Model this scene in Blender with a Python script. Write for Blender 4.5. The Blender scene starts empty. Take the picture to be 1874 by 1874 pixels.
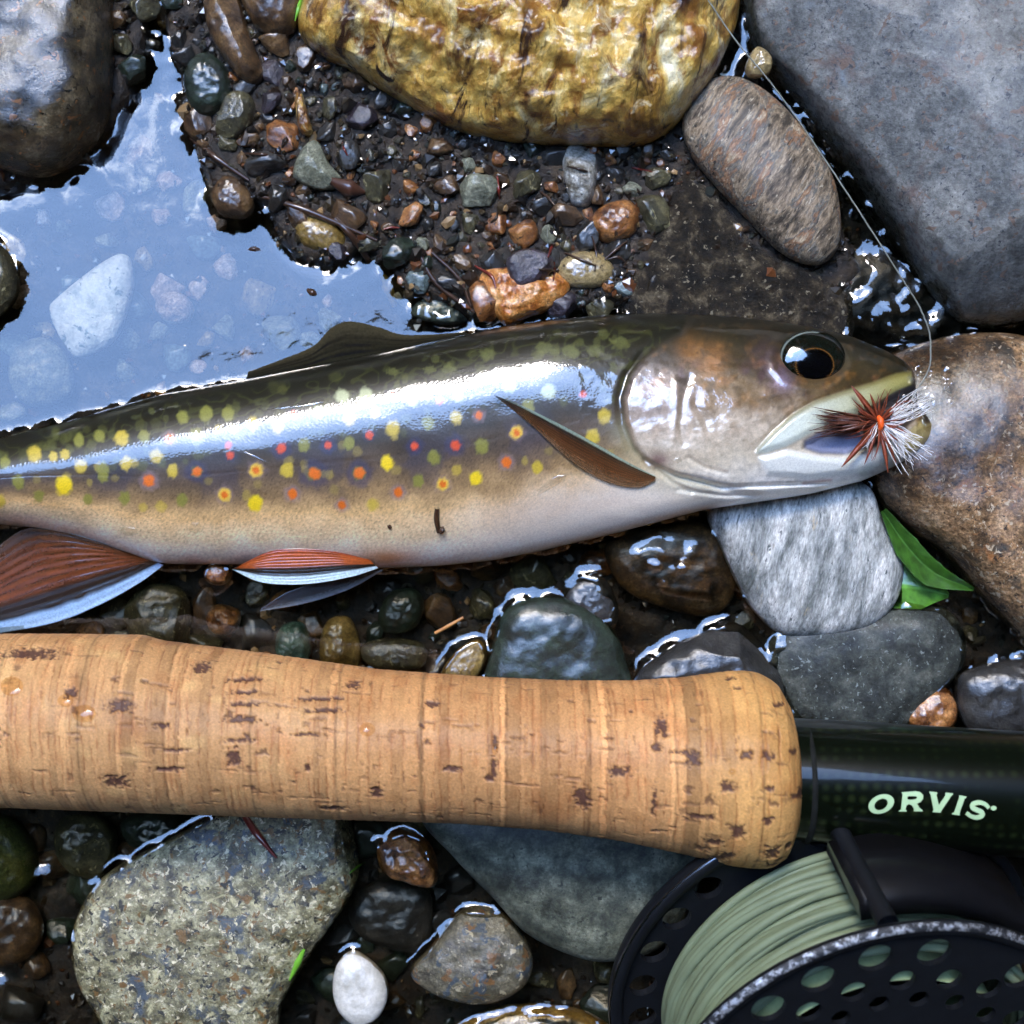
import bpy, bmesh, math, random, zlib
import numpy as np
from mathutils import Vector, Matrix
from mathutils.bvhtree import BVHTree

# ------------------------------------------------------------------ camera, sky, sun, exposure
K = 8.5e-5            # one unit of the drawings below (a photo pixel at water level) in metres
H = 2824.0            # camera height above the water in those units (0.24 m)
S = bpy.context.scene
COL = S.collection
R = math.radians

cam = bpy.data.cameras.new('camera'); camo = bpy.data.objects.new('camera', cam); COL.objects.link(camo)
camo.location = (0, 0, H * K)
cam.sensor_width = 36; cam.angle = 2 * math.atan(937 / H)
cam.clip_start = 0.01; cam.clip_end = 200
cam.dof.use_dof = True; cam.dof.focus_distance = (H - 140) * K; cam.dof.aperture_fstop = 24
S.camera = camo

SUN_EL, SUN_AZ = R(41), R(14)      # azimuth measured from +Y towards -X
w = bpy.data.worlds.new('World'); S.world = w; w.use_nodes = True
nt = w.node_tree; nt.nodes.clear()
sky = nt.nodes.new('ShaderNodeTexSky'); sky.sky_type = 'NISHITA'; sky.sun_disc = False
sky.sun_elevation = SUN_EL; sky.sun_rotation = -SUN_AZ; sky.dust_density = 0.2; sky.ozone_density = 2.5
tc = nt.nodes.new('ShaderNodeTexCoord')
cn = nt.nodes.new('ShaderNodeTexNoise'); cn.inputs['Scale'].default_value = 2.6; cn.inputs['Detail'].default_value = 6
cn.inputs['Roughness'].default_value = .55; cn.inputs['Distortion'].default_value = .4
cr = nt.nodes.new('ShaderNodeValToRGB'); cr.color_ramp.elements[0].position = .50; cr.color_ramp.elements[1].position = .80
cr.color_ramp.elements[0].color = (.0, .0, .0, 1); cr.color_ramp.elements[1].color = (.85, .85, .85, 1)
mx = nt.nodes.new('ShaderNodeMix'); mx.data_type = 'RGBA'
mx.inputs['B'].default_value = (11.0, 11.4, 12.0, 1)        # sunlit cloud, same scale as the sky radiance
bg = nt.nodes.new('ShaderNodeBackground'); bg.inputs['Strength'].default_value = 0.15
wo = nt.nodes.new('ShaderNodeOutputWorld')
nt.links.new(tc.outputs['Generated'], cn.inputs['Vector'])
nt.links.new(cn.outputs['Fac'], cr.inputs['Fac'])
nt.links.new(cr.outputs['Color'], mx.inputs['Factor'])
nt.links.new(sky.outputs['Color'], mx.inputs['A'])
nt.links.new(mx.outputs['Result'], bg.inputs['Color'])
nt.links.new(bg.outputs['Background'], wo.inputs['Surface'])

sl = bpy.data.lights.new('sun', 'SUN'); sl.energy = 0.7; sl.angle = R(40); sl.color = (1, .86, .66)
so = bpy.data.objects.new('sun', sl); COL.objects.link(so)
sd = Vector((-math.sin(SUN_AZ) * math.cos(SUN_EL), math.cos(SUN_AZ) * math.cos(SUN_EL), math.sin(SUN_EL)))
so.rotation_euler = sd.to_track_quat('Z', 'Y').to_euler(); so.location = sd * 5

S.view_settings.view_transform = 'Standard'; S.view_settings.look = 'None'
S.view_settings.gamma = 1; S.view_settings.use_curve_mapping = False
S.view_settings.exposure = 4.6

rng = np.random.default_rng(7); random.seed(7)

# ------------------------------------------------------------------ helpers
def at(px, py, z):
    """photo pixel at height z -> place on the bed (drawing units)"""
    px = np.asarray(px, float); py = np.asarray(py, float); z = np.asarray(z, float)
    s = (H - z) / H
    return np.stack(np.broadcast_arrays((px - 937) * s, (937 - py) * s, z), -1)

_perm = np.random.default_rng(3).permutation(256); _perm = np.concatenate([_perm, _perm, _perm])
_g = np.random.default_rng(4).normal(size=(256, 3)); _g /= np.linalg.norm(_g, axis=1)[:, None]
def perlin(p):
    p = np.asarray(p, float); i = np.floor(p).astype(int); f = p - i; i &= 255
    u = f * f * f * (f * (f * 6 - 15) + 10); out = 0
    for dx in (0, 1):
        wx = u[..., 0] if dx else 1 - u[..., 0]
        for dy in (0, 1):
            wy = u[..., 1] if dy else 1 - u[..., 1]
            for dz in (0, 1):
                wz = u[..., 2] if dz else 1 - u[..., 2]
                h = _perm[_perm[_perm[i[..., 0] + dx] + i[..., 1] + dy] + i[..., 2] + dz]
                out = out + wx * wy * wz * ((_g[h] * (f - np.array([dx, dy, dz]))).sum(-1))
    return out * 1.5
def fbm(p, o=4, g=.5):
    a = 1; s = 0; p = np.asarray(p, float)
    for k in range(o):
        s = s + a * perlin(p * 2 ** k + 17.3 * k); a *= g
    return s
def P3(x, y, z=0.0):
    return np.stack(np.broadcast_arrays(np.asarray(x, float), np.asarray(y, float), np.asarray(z, float)), -1)
def sstep(a, b, x):
    t = np.clip((x - a) / (b - a), 0, 1); return t * t * (3 - 2 * t)
def sdf(P, poly):
    """signed distance, negative inside"""
    P = np.asarray(P, float).reshape(-1, 2); poly = np.asarray(poly, float)
    d = np.full(len(P), 1e18); ins = np.zeros(len(P), bool); n = len(poly)
    for i in range(n):
        a = poly[i]; b = poly[(i + 1) % n]; e = b - a; v = P - a
        t = np.clip((v @ e) / (e @ e + 1e-9), 0, 1)
        d = np.minimum(d, ((v - t[:, None] * e) ** 2).sum(1))
        c = ((a[1] > P[:, 1]) != (b[1] > P[:, 1]))
        with np.errstate(divide='ignore', invalid='ignore'):
            xi = (b[0] - a[0]) * (P[:, 1] - a[1]) / (b[1] - a[1] + 1e-12) + a[0]
        ins ^= c & (P[:, 0] < xi)
    d = np.sqrt(d); return np.where(ins, -d, d)
def sdline(P, pts):
    P = np.asarray(P, float).reshape(-1, 2); pts = np.asarray(pts, float); d = np.full(len(P), 1e18)
    for a, b in zip(pts[:-1], pts[1:]):
        e = b - a; v = P - a; t = np.clip((v @ e) / (e @ e + 1e-9), 0, 1)
        d = np.minimum(d, ((v - t[:, None] * e) ** 2).sum(1))
    return np.sqrt(d)
def catmull(pts, n, closed=False):
    p = np.asarray(pts, float); m = len(p)
    if closed: q = np.vstack([p[-1], p, p[0], p[1]])
    else: q = np.vstack([2 * p[0] - p[1], p, 2 * p[-1] - p[-2]])
    segs = m if closed else m - 1
    t = np.linspace(0, segs, n, endpoint=not closed); i = np.minimum(t.astype(int), segs - 1); f = (t - i)[:, None]
    a, b, c, d = q[i], q[i + 1], q[i + 2], q[i + 3]
    return .5 * (2 * b + (c - a) * f + (2 * a - 5 * b + 4 * c - d) * f ** 2 + (3 * b - a - 3 * c + d) * f ** 3)

SOLID = []      # (verts, faces) in drawing units: what the water meets
def mk(name, V, F, mat, parent=None, cols=None, origin=None, smooth=True, solid=False, matidx=None):
    V = np.asarray(V, float)
    if solid: SOLID.append((V.copy(), F))
    o0 = np.zeros(3) if origin is None else np.asarray(origin, float)
    me = bpy.data.meshes.new(name)
    Fa = np.asarray(F) if not isinstance(F, list) or len(set(map(len, F))) == 1 else None
    if Fa is not None and Fa.ndim == 2:
        n, k = Fa.shape
        me.vertices.add(len(V)); me.vertices.foreach_set('co', ((V - o0) * K).astype(np.float32).ravel())
        me.loops.add(n * k); me.loops.foreach_set('vertex_index', Fa.astype(np.int32).ravel())
        me.polygons.add(n); me.polygons.foreach_set('loop_start', np.arange(0, n * k, k, dtype=np.int32))
        me.update(calc_edges=True); me.validate()
    else:
        me.from_pydata(((V - o0) * K).tolist(), [], F)
    me.polygons.foreach_set('use_smooth', np.full(len(me.polygons), smooth))
    if cols is not None:
        a = me.attributes.new('col', 'FLOAT_COLOR', 'POINT')
        c = np.ones((len(V), 4), np.float32); c[:, :3] = cols; a.data.foreach_set('color', c.ravel())
    for m_ in (mat if isinstance(mat, (list, tuple)) else [mat]): me.materials.append(m_)
    if matidx is not None: me.polygons.foreach_set('material_index', np.asarray(matidx, np.int32))
    me.update()
    o = bpy.data.objects.new(name, me); COL.objects.link(o)
    if parent is not None:
        o.parent = parent
        o.location = Vector((o0 * K).tolist()) - parent_origin(parent)
    else: o.location = (o0 * K).tolist()
    return o
def parent_origin(p):
    v = Vector((0, 0, 0))
    while p is not None: v = v + p.location; p = p.parent
    return v
def tag(o, label=None, cat=None, group=None, kind=None):
    if label: o['label'] = label
    if cat: o['category'] = cat
    if group: o['group'] = group
    if kind: o['kind'] = kind
    return o
def thing(name, loc, label, cat, group=None):
    o = bpy.data.objects.new(name, None); COL.objects.link(o); o.empty_display_size = .005
    o.location = (np.asarray(loc, float) * K).tolist(); return tag(o, label, cat, group)
def gridfaces(nu, nv, closed_v=False):
    i = np.arange(nu - 1)[:, None]; jn = nv if closed_v else nv - 1; j = np.arange(jn)[None]
    a = i * nv + j; b = i * nv + (j + 1) % nv; c = (i + 1) * nv + (j + 1) % nv; d = (i + 1) * nv + j
    return np.stack([a, b, c, d], -1).reshape(-1, 4)
def tube(pts, rad, k=8, cap=True):
    p = np.asarray(pts, float); n = len(p); rad = np.broadcast_to(np.asarray(rad, float), (n,))
    t = np.gradient(p, axis=0); t /= np.linalg.norm(t, axis=1)[:, None] + 1e-12
    up = np.array([0, 0, 1.]) if abs(t[0, 2]) < .9 else np.array([1., 0, 0])
    a = np.cross(t, up); a /= np.linalg.norm(a, axis=1)[:, None] + 1e-12; b = np.cross(a, t)
    th = np.arange(k) * 2 * np.pi / k
    V = p[:, None] + rad[:, None, None] * (np.cos(th)[None, :, None] * a[:, None] + np.sin(th)[None, :, None] * b[:, None])
    return V.reshape(-1, 3), gridfaces(n, k, True)
def join(parts):
    V = []; F = []; n = 0
    for v, f in parts:
        V.append(v); F.append(np.asarray(f) + n); n += len(v)
    return np.vstack(V), np.vstack(F)

# ------------------------------------------------------------------ materials
def srgb(r, g, b):
    f = lambda c: (c / 255 / 12.92) if c <= 10 else ((c / 255 + .055) / 1.055) ** 2.4
    return np.array([f(r), f(g), f(b)])
def newmat(name):
    m = bpy.data.materials.new(name); m.use_nodes = True; t = m.node_tree; t.nodes.clear()
    o = t.nodes.new('ShaderNodeOutputMaterial'); b = t.nodes.new('ShaderNodeBsdfPrincipled')
    t.links.new(b.outputs[0], o.inputs[0]); return m, t, b
def noise_node(t, vec, scale, detail=6, rough=.6, dist=0):
    n = t.nodes.new('ShaderNodeTexNoise'); n.inputs['Scale'].default_value = scale; n.inputs['Detail'].default_value = detail
    n.inputs['Roughness'].default_value = rough; n.inputs['Distortion'].default_value = dist
    t.links.new(vec, n.inputs['Vector']); return n
def coords(t, stretch=(1, 1, 1), rot=0, rnd=True):
    c = t.nodes.new('ShaderNodeTexCoord'); m = t.nodes.new('ShaderNodeMapping')
    m0 = t.nodes.new('ShaderNodeMapping'); m0.inputs['Rotation'].default_value = (0, 0, R(rot))
    t.links.new(c.outputs['Object'], m0.inputs['Vector'])
    m.inputs['Scale'].default_value = [s / K for s in stretch]
    t.links.new(m0.outputs[0], m.inputs['Vector'])
    if rnd:
        oi = t.nodes.new('ShaderNodeObjectInfo'); mu = t.nodes.new('ShaderNodeMath'); mu.operation = 'MULTIPLY'
        mu.inputs[1].default_value = 5000; t.links.new(oi.outputs['Random'], mu.inputs[0])
        ad = t.nodes.new('ShaderNodeVectorMath'); ad.operation = 'ADD'
        t.links.new(m.outputs[0], ad.inputs[0]); t.links.new(mu.outputs[0], ad.inputs[1]); return ad.outputs[0]
    return m.outputs[0]
def ramp(t, fac, stops, interp='LINEAR'):
    r = t.nodes.new('ShaderNodeValToRGB'); e = r.color_ramp; e.interpolation = interp
    while len(e.elements) < len(stops): e.elements.new(.5)
    for el, (p, c) in zip(e.elements, stops):
        el.position = p; el.color = (*[float(x) for x in c], 1)
    t.links.new(fac, r.inputs['Fac']); return r.outputs['Color']
def mix(t, fac, a, b, mode='MIX'):
    m = t.nodes.new('ShaderNodeMix'); m.data_type = 'RGBA'; m.blend_type = mode
    for k, v in (('Factor', fac), ('A', a), ('B', b)):
        if isinstance(v, bpy.types.NodeSocket): t.links.new(v, m.inputs[k])
        elif k == 'Factor': m.inputs[k].default_value = float(v)
        else: m.inputs[k].default_value = (*[float(x) for x in v], 1)
    return m.outputs['Result']
def bump(t, h, strength, dist=3, nrm=None):
    b = t.nodes.new('ShaderNodeBump'); b.inputs['Strength'].default_value = strength; b.inputs['Distance'].default_value = dist * K
    t.links.new(h, b.inputs['Height'])
    if nrm is not None: t.links.new(nrm, b.inputs['Normal'])
    return b.outputs[0]
def rockmat(name, cols, scale=60, stretch=(1, 1, 1), rot=0, speck=None, veins=None, rough=.55, coat=.9, coatr=.06, bmp=.6, bscale=14, wetbump=.35, dist=.3, grain=.35, wetshade=None, wetmin=.7, wetspot=None):
    """cols: list of sRGB triples dark->light; scale = feature size in drawing units"""
    m, t, b = newmat(name)
    v = coords(t, stretch, rot)
    n1 = noise_node(t, v, 1 / scale, 8, .62, dist)
    n = len(cols); lo, hi = .35, .65
    c = ramp(t, n1.outputs['Fac'], [(lo + (hi - lo) * i / max(1, n - 1), srgb(*x)) for i, x in enumerate(cols)])
    n2 = noise_node(t, v, 1 / (scale * .16), 5, .7)
    n3 = noise_node(t, v, 1 / 4.5, 3, .75); g3 = ramp(t, n3.outputs['Fac'], [(.34, (1 - grain * .8,) * 3), (.66, (1 + grain * .8,) * 3)]); c = mix(t, 1, c, g3, 'MULTIPLY')
    g = ramp(t, n2.outputs['Fac'], [(.36, (1 - grain,) * 3), (.64, (1 + grain,) * 3)])
    c = mix(t, 1, c, g, 'MULTIPLY')
    for vn in ([] if not veins else veins if isinstance(veins, list) else [veins]):
        vv_ = v if len(vn) < 5 else coords(t, vn[4], vn[5])
        nv = noise_node(t, vv_, 1 / vn[1], 7, .65, .8)
        f = ramp(t, nv.outputs['Fac'], [(vn[2], (0, 0, 0)), (vn[3], (1, 1, 1))]); c = mix(t, f, c, srgb(*vn[0]))
    if speck:
        for col, sc, th in speck:
            ns = noise_node(t, v, .55 / sc, 3, .65, .6); th = .50 + (th - .5) * .27
            f = ramp(t, ns.outputs['Fac'], [(th, (0, 0, 0)), (min(1, th + .05), (1, 1, 1))]); c = mix(t, f, c, srgb(*col))
    wn = noise_node(t, v, 1 / (scale * .9), 6, .7, .4)
    cw = ramp(t, wn.outputs['Fac'], [(.36, (coat * wetmin,) * 3), (.58, (coat,) * 3)])
    if wetshade:  # low part darkened: wet band, and on the slab painted side shade
        oc = t.nodes.new('ShaderNodeTexCoord'); sx_ = t.nodes.new('ShaderNodeSeparateXYZ'); t.links.new(oc.outputs['Object'], sx_.inputs[0])
        mr = t.nodes.new('ShaderNodeMapRange'); mr.inputs[1].default_value = wetshade[0] * K; mr.inputs[2].default_value = wetshade[1] * K; t.links.new(sx_.outputs[2], mr.inputs[0])
        wm = t.nodes.new('ShaderNodeMath'); wm.operation = 'MULTIPLY_ADD'; t.links.new(wn.outputs['Fac'], wm.inputs[0]); wm.inputs[1].default_value = 1.2; t.links.new(mr.outputs[0], wm.inputs[2])
        f = ramp(t, wm.outputs[0], [(.75, (1, 1, 1)), (1.0, (0, 0, 0))])
        c = mix(t, f, c, mix(t, 1, c, wetshade[2], 'MULTIPLY')); cw = mix(t, f, cw, (.8, .8, .8))
    if wetspot:
        oc = t.nodes.new('ShaderNodeTexCoord'); vd = t.nodes.new('ShaderNodeVectorMath'); vd.operation = 'DISTANCE'; t.links.new(oc.outputs['Object'], vd.inputs[0]); vd.inputs[1].default_value = [q * K for q in wetspot[0]]
        dn_ = t.nodes.new('ShaderNodeMath'); dn_.operation = 'DIVIDE'; dn_.inputs[1].default_value = wetspot[1] * K; t.links.new(vd.outputs['Value'], dn_.inputs[0])
        ad_ = t.nodes.new('ShaderNodeMath'); ad_.operation = 'MULTIPLY_ADD'; ad_.inputs[1].default_value = 1.3; t.links.new(wn.outputs['Fac'], ad_.inputs[0]); t.links.new(dn_.outputs[0], ad_.inputs[2])
        f = ramp(t, ad_.outputs[0], [(.0, (1, 1, 1)), (1.0, (1, 1, 1))]); r_ = t.nodes.new('ShaderNodeMapRange'); r_.inputs[1].default_value = 1.85; r_.inputs[2].default_value = 1.45; t.links.new(ad_.outputs[0], r_.inputs[0])
        c = mix(t, r_.outputs[0], c, mix(t, 1, c, (.34, .32, .28), 'MULTIPLY')); cw = mix(t, r_.outputs[0], cw, (1, 1, 1))
    t.links.new(c, b.inputs['Base Color'])
    b.inputs['Roughness'].default_value = rough; b.inputs['Specular IOR Level'].default_value = .35
    t.links.new(cw, b.inputs['Coat Weight'])
    rn = ramp(t, n2.outputs['Fac'], [(.35, (coatr * .5,) * 3), (.7, (min(1, coatr * 1.5),) * 3)]); t.links.new(rn, b.inputs['Coat Roughness'])
    b.inputs['Coat IOR'].default_value = 1.65
    nb = noise_node(t, v, 1 / bscale, 7, .65)
    t.links.new(bump(t, nb.outputs['Fac'], bmp, bscale * .9), b.inputs['Normal'])
    nw = noise_node(t, v, 1 / (bscale * .8), 7, .72)
    t.links.new(bump(t, nw.outputs['Fac'], wetbump, bscale * .32), b.inputs['Coat Normal'])
    return m
def colmat(name, rough=.5, coat=0, coatr=.05, speck=0, spscale=6, bmp=0, bscale=8, metallic=0, spec=.4, sss=0, coatbump=0):
    m, t, b = newmat(name)
    a = t.nodes.new('ShaderNodeAttribute'); a.attribute_name = 'col'; c = a.outputs['Color']
    v = coords(t, rnd=False)
    if speck:
        n = noise_node(t, v, 1 / spscale, 3, .8)
        g = ramp(t, n.outputs['Fac'], [(.32, (1 - speck,) * 3), (.68, (1 + speck,) * 3)]); c = mix(t, 1, c, g, 'MULTIPLY')
    t.links.new(c, b.inputs['Base Color']); b.inputs['Roughness'].default_value = rough; b.inputs['Metallic'].default_value = metallic
    b.inputs['Specular IOR Level'].default_value = spec
    b.inputs['Coat Weight'].default_value = coat; b.inputs['Coat Roughness'].default_value = coatr; b.inputs['Coat IOR'].default_value = 1.65
    if bmp:
        n = noise_node(t, v, 1 / bscale, 4, .6); t.links.new(bump(t, n.outputs['Fac'], bmp, bscale * .3), b.inputs['Normal'])
    if coatbump:
        n = noise_node(t, v, 1 / bscale, 3, .6); t.links.new(bump(t, n.outputs['Fac'], coatbump, bscale * .3), b.inputs['Coat Normal'])
    return m
def plain(name, col, rough=.5, coat=0, metallic=0, bmp=0, bscale=8, var=.25, vscale=20, spec=.4):
    m, t, b = newmat(name); v = coords(t)
    n = noise_node(t, v, 1 / vscale, 5, .6)
    c = np.array(col)
    t.links.new(ramp(t, n.outputs['Fac'], [(.3, c * (1 - var)), (.7, np.minimum(c * (1 + var), 1))]), b.inputs['Base Color'])
    b.inputs['Roughness'].default_value = rough; b.inputs['Metallic'].default_value = metallic; b.inputs['Coat Weight'].default_value = coat
    b.inputs['Coat Roughness'].default_value = .05; b.inputs['Specular IOR Level'].default_value = spec
    if bmp:
        nb = noise_node(t, v, 1 / bscale, 5, .6); t.links.new(bump(t, nb.outputs['Fac'], bmp, bscale * .3), b.inputs['Normal'])
    return m
def watermat(name, tint=(1, 1, 1), ior=1.5, wave=.0, wscale=60, stretch=(1, 1, 1), rot=0, thin=True):
    m = bpy.data.materials.new(name); m.use_nodes = True; t = m.node_tree; t.nodes.clear()
    o = t.nodes.new('ShaderNodeOutputMaterial'); tr = t.nodes.new('ShaderNodeBsdfTransparent'); gl = t.nodes.new('ShaderNodeBsdfGlossy')
    gl.inputs['Roughness'].default_value = .0; tr.inputs['Color'].default_value = (*tint, 1)
    fr = t.nodes.new('ShaderNodeFresnel'); fr.inputs['IOR'].default_value = ior
    ms = t.nodes.new('ShaderNodeMixShader')
    if wave:
        v = coords(t, stretch, rot, rnd=False); n = noise_node(t, v, 1 / wscale, 4, .5, .5)
        b = bump(t, n.outputs['Fac'], wave, wscale * .25)
        t.links.new(b, gl.inputs['Normal']); t.links.new(b, fr.inputs['Normal'])
    if thin:      # a thin film mirrors only on its outer face
        ge = t.nodes.new('ShaderNodeNewGeometry'); su = t.nodes.new('ShaderNodeMath'); su.operation = 'SUBTRACT'; su.inputs[0].default_value = 1; t.links.new(ge.outputs['Backfacing'], su.inputs[1])
        mu = t.nodes.new('ShaderNodeMath'); mu.operation = 'MULTIPLY'; t.links.new(fr.outputs[0], mu.inputs[0]); t.links.new(su.outputs[0], mu.inputs[1]); t.links.new(mu.outputs[0], ms.inputs[0])
    else: t.links.new(fr.outputs[0], ms.inputs[0])
    t.links.new(tr.outputs[0], ms.inputs[1]); t.links.new(gl.outputs[0], ms.inputs[2])
    t.links.new(ms.outputs[0], o.inputs[0]); return m

# ------------------------------------------------------------------ unseen woodland canopy, its gap shaped for the reflections and shade it gives
def canopy():
    n = 60000
    zz = rng.uniform(-.02, 1, n); az = rng.uniform(0, 2 * np.pi, n); s = np.sqrt(1 - zz ** 2)
    d = np.stack([s * np.cos(az), s * np.sin(az), zz], 1)
    gx = (d[:, 0] + .15) / .37; gy = (d[:, 1] - .365 - .75 * np.minimum(0, d[:, 0] + .17)) / .29  # opening placed for the sky reflections; leaves also stand in for the photographer
    nz = fbm(d * 5.5, 4) * .22
    keep = (gx ** 2 + gy ** 2 + nz) > 1
    # a few sprays of leaves reach into the opening
    spray = (fbm(d * 6 + 40, 3) > .62) & (gy > .1)
    keep |= spray & ((gx ** 2 + gy ** 2) > .35)
    d = d[keep]; n = len(d)
    r = rng.uniform(3.2, 5.0, n); size = rng.uniform(.05, .12, n) * (r / 3.6)
    c = d * r[:, None]
    nn = d + rng.normal(0, .45, (n, 3)); nn /= np.linalg.norm(nn, axis=1)[:, None]
    a = np.cross(nn, rng.normal(size=(n, 3))); a /= np.linalg.norm(a, axis=1)[:, None]; b = np.cross(nn, a)
    q = np.stack([c - a * size[:, None] * 1.5, c - b * size[:, None] * .8, c + a * size[:, None] * 1.6, c + b * size[:, None] * .8], 1).reshape(-1, 3)
    m, t, bs = newmat('leaf_canopy')
    cc = t.nodes.new('ShaderNodeTexCoord'); nn_ = noise_node(t, cc.outputs['Object'], 1.3, 4)
    t.links.new(ramp(t, nn_.outputs['Fac'], [(.35, (.012, .018, .006)), (.7, (.05, .07, .02))]), bs.inputs['Base Color'])
    bs.inputs['Roughness'].default_value = .7; bs.inputs['Specular IOR Level'].default_value = .1
    o = mk('woodland_canopy', q / K, np.arange(n * 4).reshape(-1, 4), m, smooth=False)
    tag(o, 'unseen leafy canopy over the stream with a sky gap shaped for the light', kind='stuff')
canopy()

# ------------------------------------------------------------------ stream bed
BANK = np.array([(288, -60), (287, 62), (302, 110), (316, 180), (324, 250), (346, 300), (368, 350), (384, 398), (432, 408), (472, 392), (492, 440), (530, 482), (565, 500), (640, 512), (664, 476), (704, 514), (736, 556), (800, 572),
                 (856, 598), (1000, 590), (1300, 570), (1520, 590), (1600, 500), (1500, 300), (1330, 150), (900, 0), (600, -60)], float)
SKIRT = np.array([(180, -80), (292, -60), (280, 62), (262, 112), (240, 190), (196, 268), (130, 326), (0, 352), (-120, 350), (-100, 0)], float)
def ground(px, py):
    px = np.asarray(px, float); py = np.asarray(py, float); sh = px.shape
    P = np.stack([px.ravel(), py.ravel()], 1)
    d = sdf(P, BANK) + 5 * fbm(P3(P[:, 0] / 60, P[:, 1] / 60), 3)
    z = -80 + 104 * (1 - sstep(-34, 14, d))
    d2 = sdf(P, SKIRT) + 5 * fbm(P3(P[:, 0] / 40, P[:, 1] / 40, 6), 3); z = np.maximum(z, -80 + 100 * (1 - sstep(-14, 14, d2)))
    calm = .15 + .85 * sstep(4, 46, np.minimum(np.abs(d), np.abs(d2)))
    z += calm * 14 * fbm(P3(P[:, 0] / 90, P[:, 1] / 90, 3.3), 4) + calm * 5 * fbm(P3(P[:, 0] / 22, P[:, 1] / 22, 8.3), 3)
    return z.reshape(sh)
xs = np.concatenate([-937 - np.geomspace(300, 60000, 18)[::-1], np.arange(-1130, 1131, 7.), 937 + np.geomspace(300, 60000, 18)])
XX, YY = np.meshgrid(xs, xs, indexing='ij')
ZZ = ground(XX + 937, 937 - YY)
far = np.maximum(np.abs(XX), np.abs(YY)) > 1200
ZZ = np.where(far, -60 + 40 * np.clip((np.maximum(np.abs(XX), np.abs(YY)) - 1200) / 4000, 0, 10), ZZ)
m_ground = rockmat('wet_silt', [(20, 15, 10), (34, 26, 17), (52, 40, 27), (74, 60, 42)], 40, rough=.6, coat=.35, coatr=.12, bmp=1, bscale=9, wetbump=1.2)
go = mk('stream_bed', np.stack([XX, YY, ZZ], -1).reshape(-1, 3), gridfaces(len(xs), len(xs))[:, ::-1], m_ground, solid=True)
tag(go, kind='structure')

# ------------------------------------------------------------------ stones
def rock(name, label, outline, z0, hup, mat, hdn=None, e1=.75, e2=.8, nlon=110, nlat=44, facets=0, cut=.8, amp=.05, nscale=1.6, tilt=(0, 0), peak=None, cat='stone', group=None, seed=None, hook=None, fine=.012, solid=True):
    rs = np.random.default_rng(zlib.crc32(label.encode()) % 9999 if seed is None else seed)
    out = catmull(outline, nlon, True)
    c = out.mean(0) if peak is None else np.asarray(peak, float)
    hdn = hdn if hdn is not None else max(25, hup * .5)
    base = at(out[:, 0], out[:, 1], z0)[:, :2]; cc = at(c[0], c[1], z0)[:2]
    rad = np.linalg.norm(base - base.mean(0), axis=1).mean()
    q_ = np.linspace(0, np.pi / 2, nlat); up_ = np.where(q_ < .9, q_, q_); ca = np.concatenate([np.clip(np.cos(np.linspace(-np.pi / 2, 0, 9)[:-1]), 0, 1), .5 * np.cos(q_) + .5 * (1 - (q_ / (np.pi / 2)))])
    aa = np.arccos(np.clip(ca, 0, 1) ** (1 / e1)); aa[:8] *= -1; a = aa
    sa = np.abs(np.sin(aa)) ** e2 * np.sign(aa)
    V = np.zeros((len(a), nlon, 3))
    V[..., :2] = cc + ca[:, None, None] * (base - cc)
    V[..., 2] = z0 + np.where(sa >= 0, sa * hup, sa * hdn)[:, None]
    C3 = np.array([*base.mean(0), z0])
    Q = V - C3
    Q[..., 2] += (tilt[0] * Q[..., 0] + tilt[1] * Q[..., 1]) * np.clip(sa, 0, 1)[:, None]
    sc = np.array([1, 1, max(.4, min(1.5, rad / max(hup, 1))) * .8])
    off = rs.uniform(0, 100, 3)
    n = fbm(Q * sc / (rad * nscale ** -1 * 1.4) + off, 3)
    edge = np.clip(1.15 - ca ** 3, .15, 1)[:, None]
    Q *= (1 + amp * n * edge)[..., None]
    Q[..., 2] += np.clip(sa, 0, 1)[:, None] ** .5 * hup * (amp * 1.6) * fbm(Q / (rad * .45) + off + 9, 2)
    for k in range(facets):
        th = rs.uniform(0, 2 * np.pi); el = rs.uniform(.35, 1.3)
        nn = np.array([np.cos(th) * np.cos(el), np.sin(th) * np.cos(el), np.sin(el)])
        s = Q @ nn; mxs = s.max(); cthr = mxs * rs.uniform(cut, cut + .12); ex = s - cthr
        Q -= np.where(ex > 0, ex * .9, 0)[..., None] * nn
    Q[..., 2] += np.clip(sa, 0, 1)[:, None] * fine * rad * fbm(Q / (rad * .17) + off, 1)
    if hook is not None: Q = hook(Q, sa, rad)
    V = (Q + C3).reshape(-1, 3)
    F = gridfaces(len(a), nlon, True)
    o = mk(name, V, F[:, ::1], mat, origin=C3, solid=solid)
    return tag(o, label, cat, group)

M = {}
M['gold'] = rockmat('golden_quartz', [(120, 78, 24), (196, 146, 62), (230, 188, 92), (238, 210, 136), (244, 232, 190)], 95, dist=.6, stretch=(1.25, .8, 1), rot=8,
                    veins=[((150, 96, 34), 60, .50, .62), ((58, 30, 12), 70, .56, .64, (1.9, .35, 1), 8), ((64, 34, 14), 120, .55, .66), ((240, 226, 186), 50, .60, .70)], rough=.35, coat=1, coatr=.04, bmp=.7, bscale=26, wetbump=.3, grain=.14)
M['boulder'] = rockmat('mossy_boulder', [(26, 21, 13), (58, 49, 31), (92, 80, 56), (130, 116, 88)], 50, speck=[((150, 100, 50), 12, .9), ((30, 26, 18), 9, .85)], rough=.5, coat=1, coatr=.05, wetmin=.7, bmp=1, bscale=12, wetbump=.5)
next(n for n in M['boulder'].node_tree.nodes if n.type == 'BSDF_PRINCIPLED').inputs['Coat IOR'].default_value = 2.1
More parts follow.
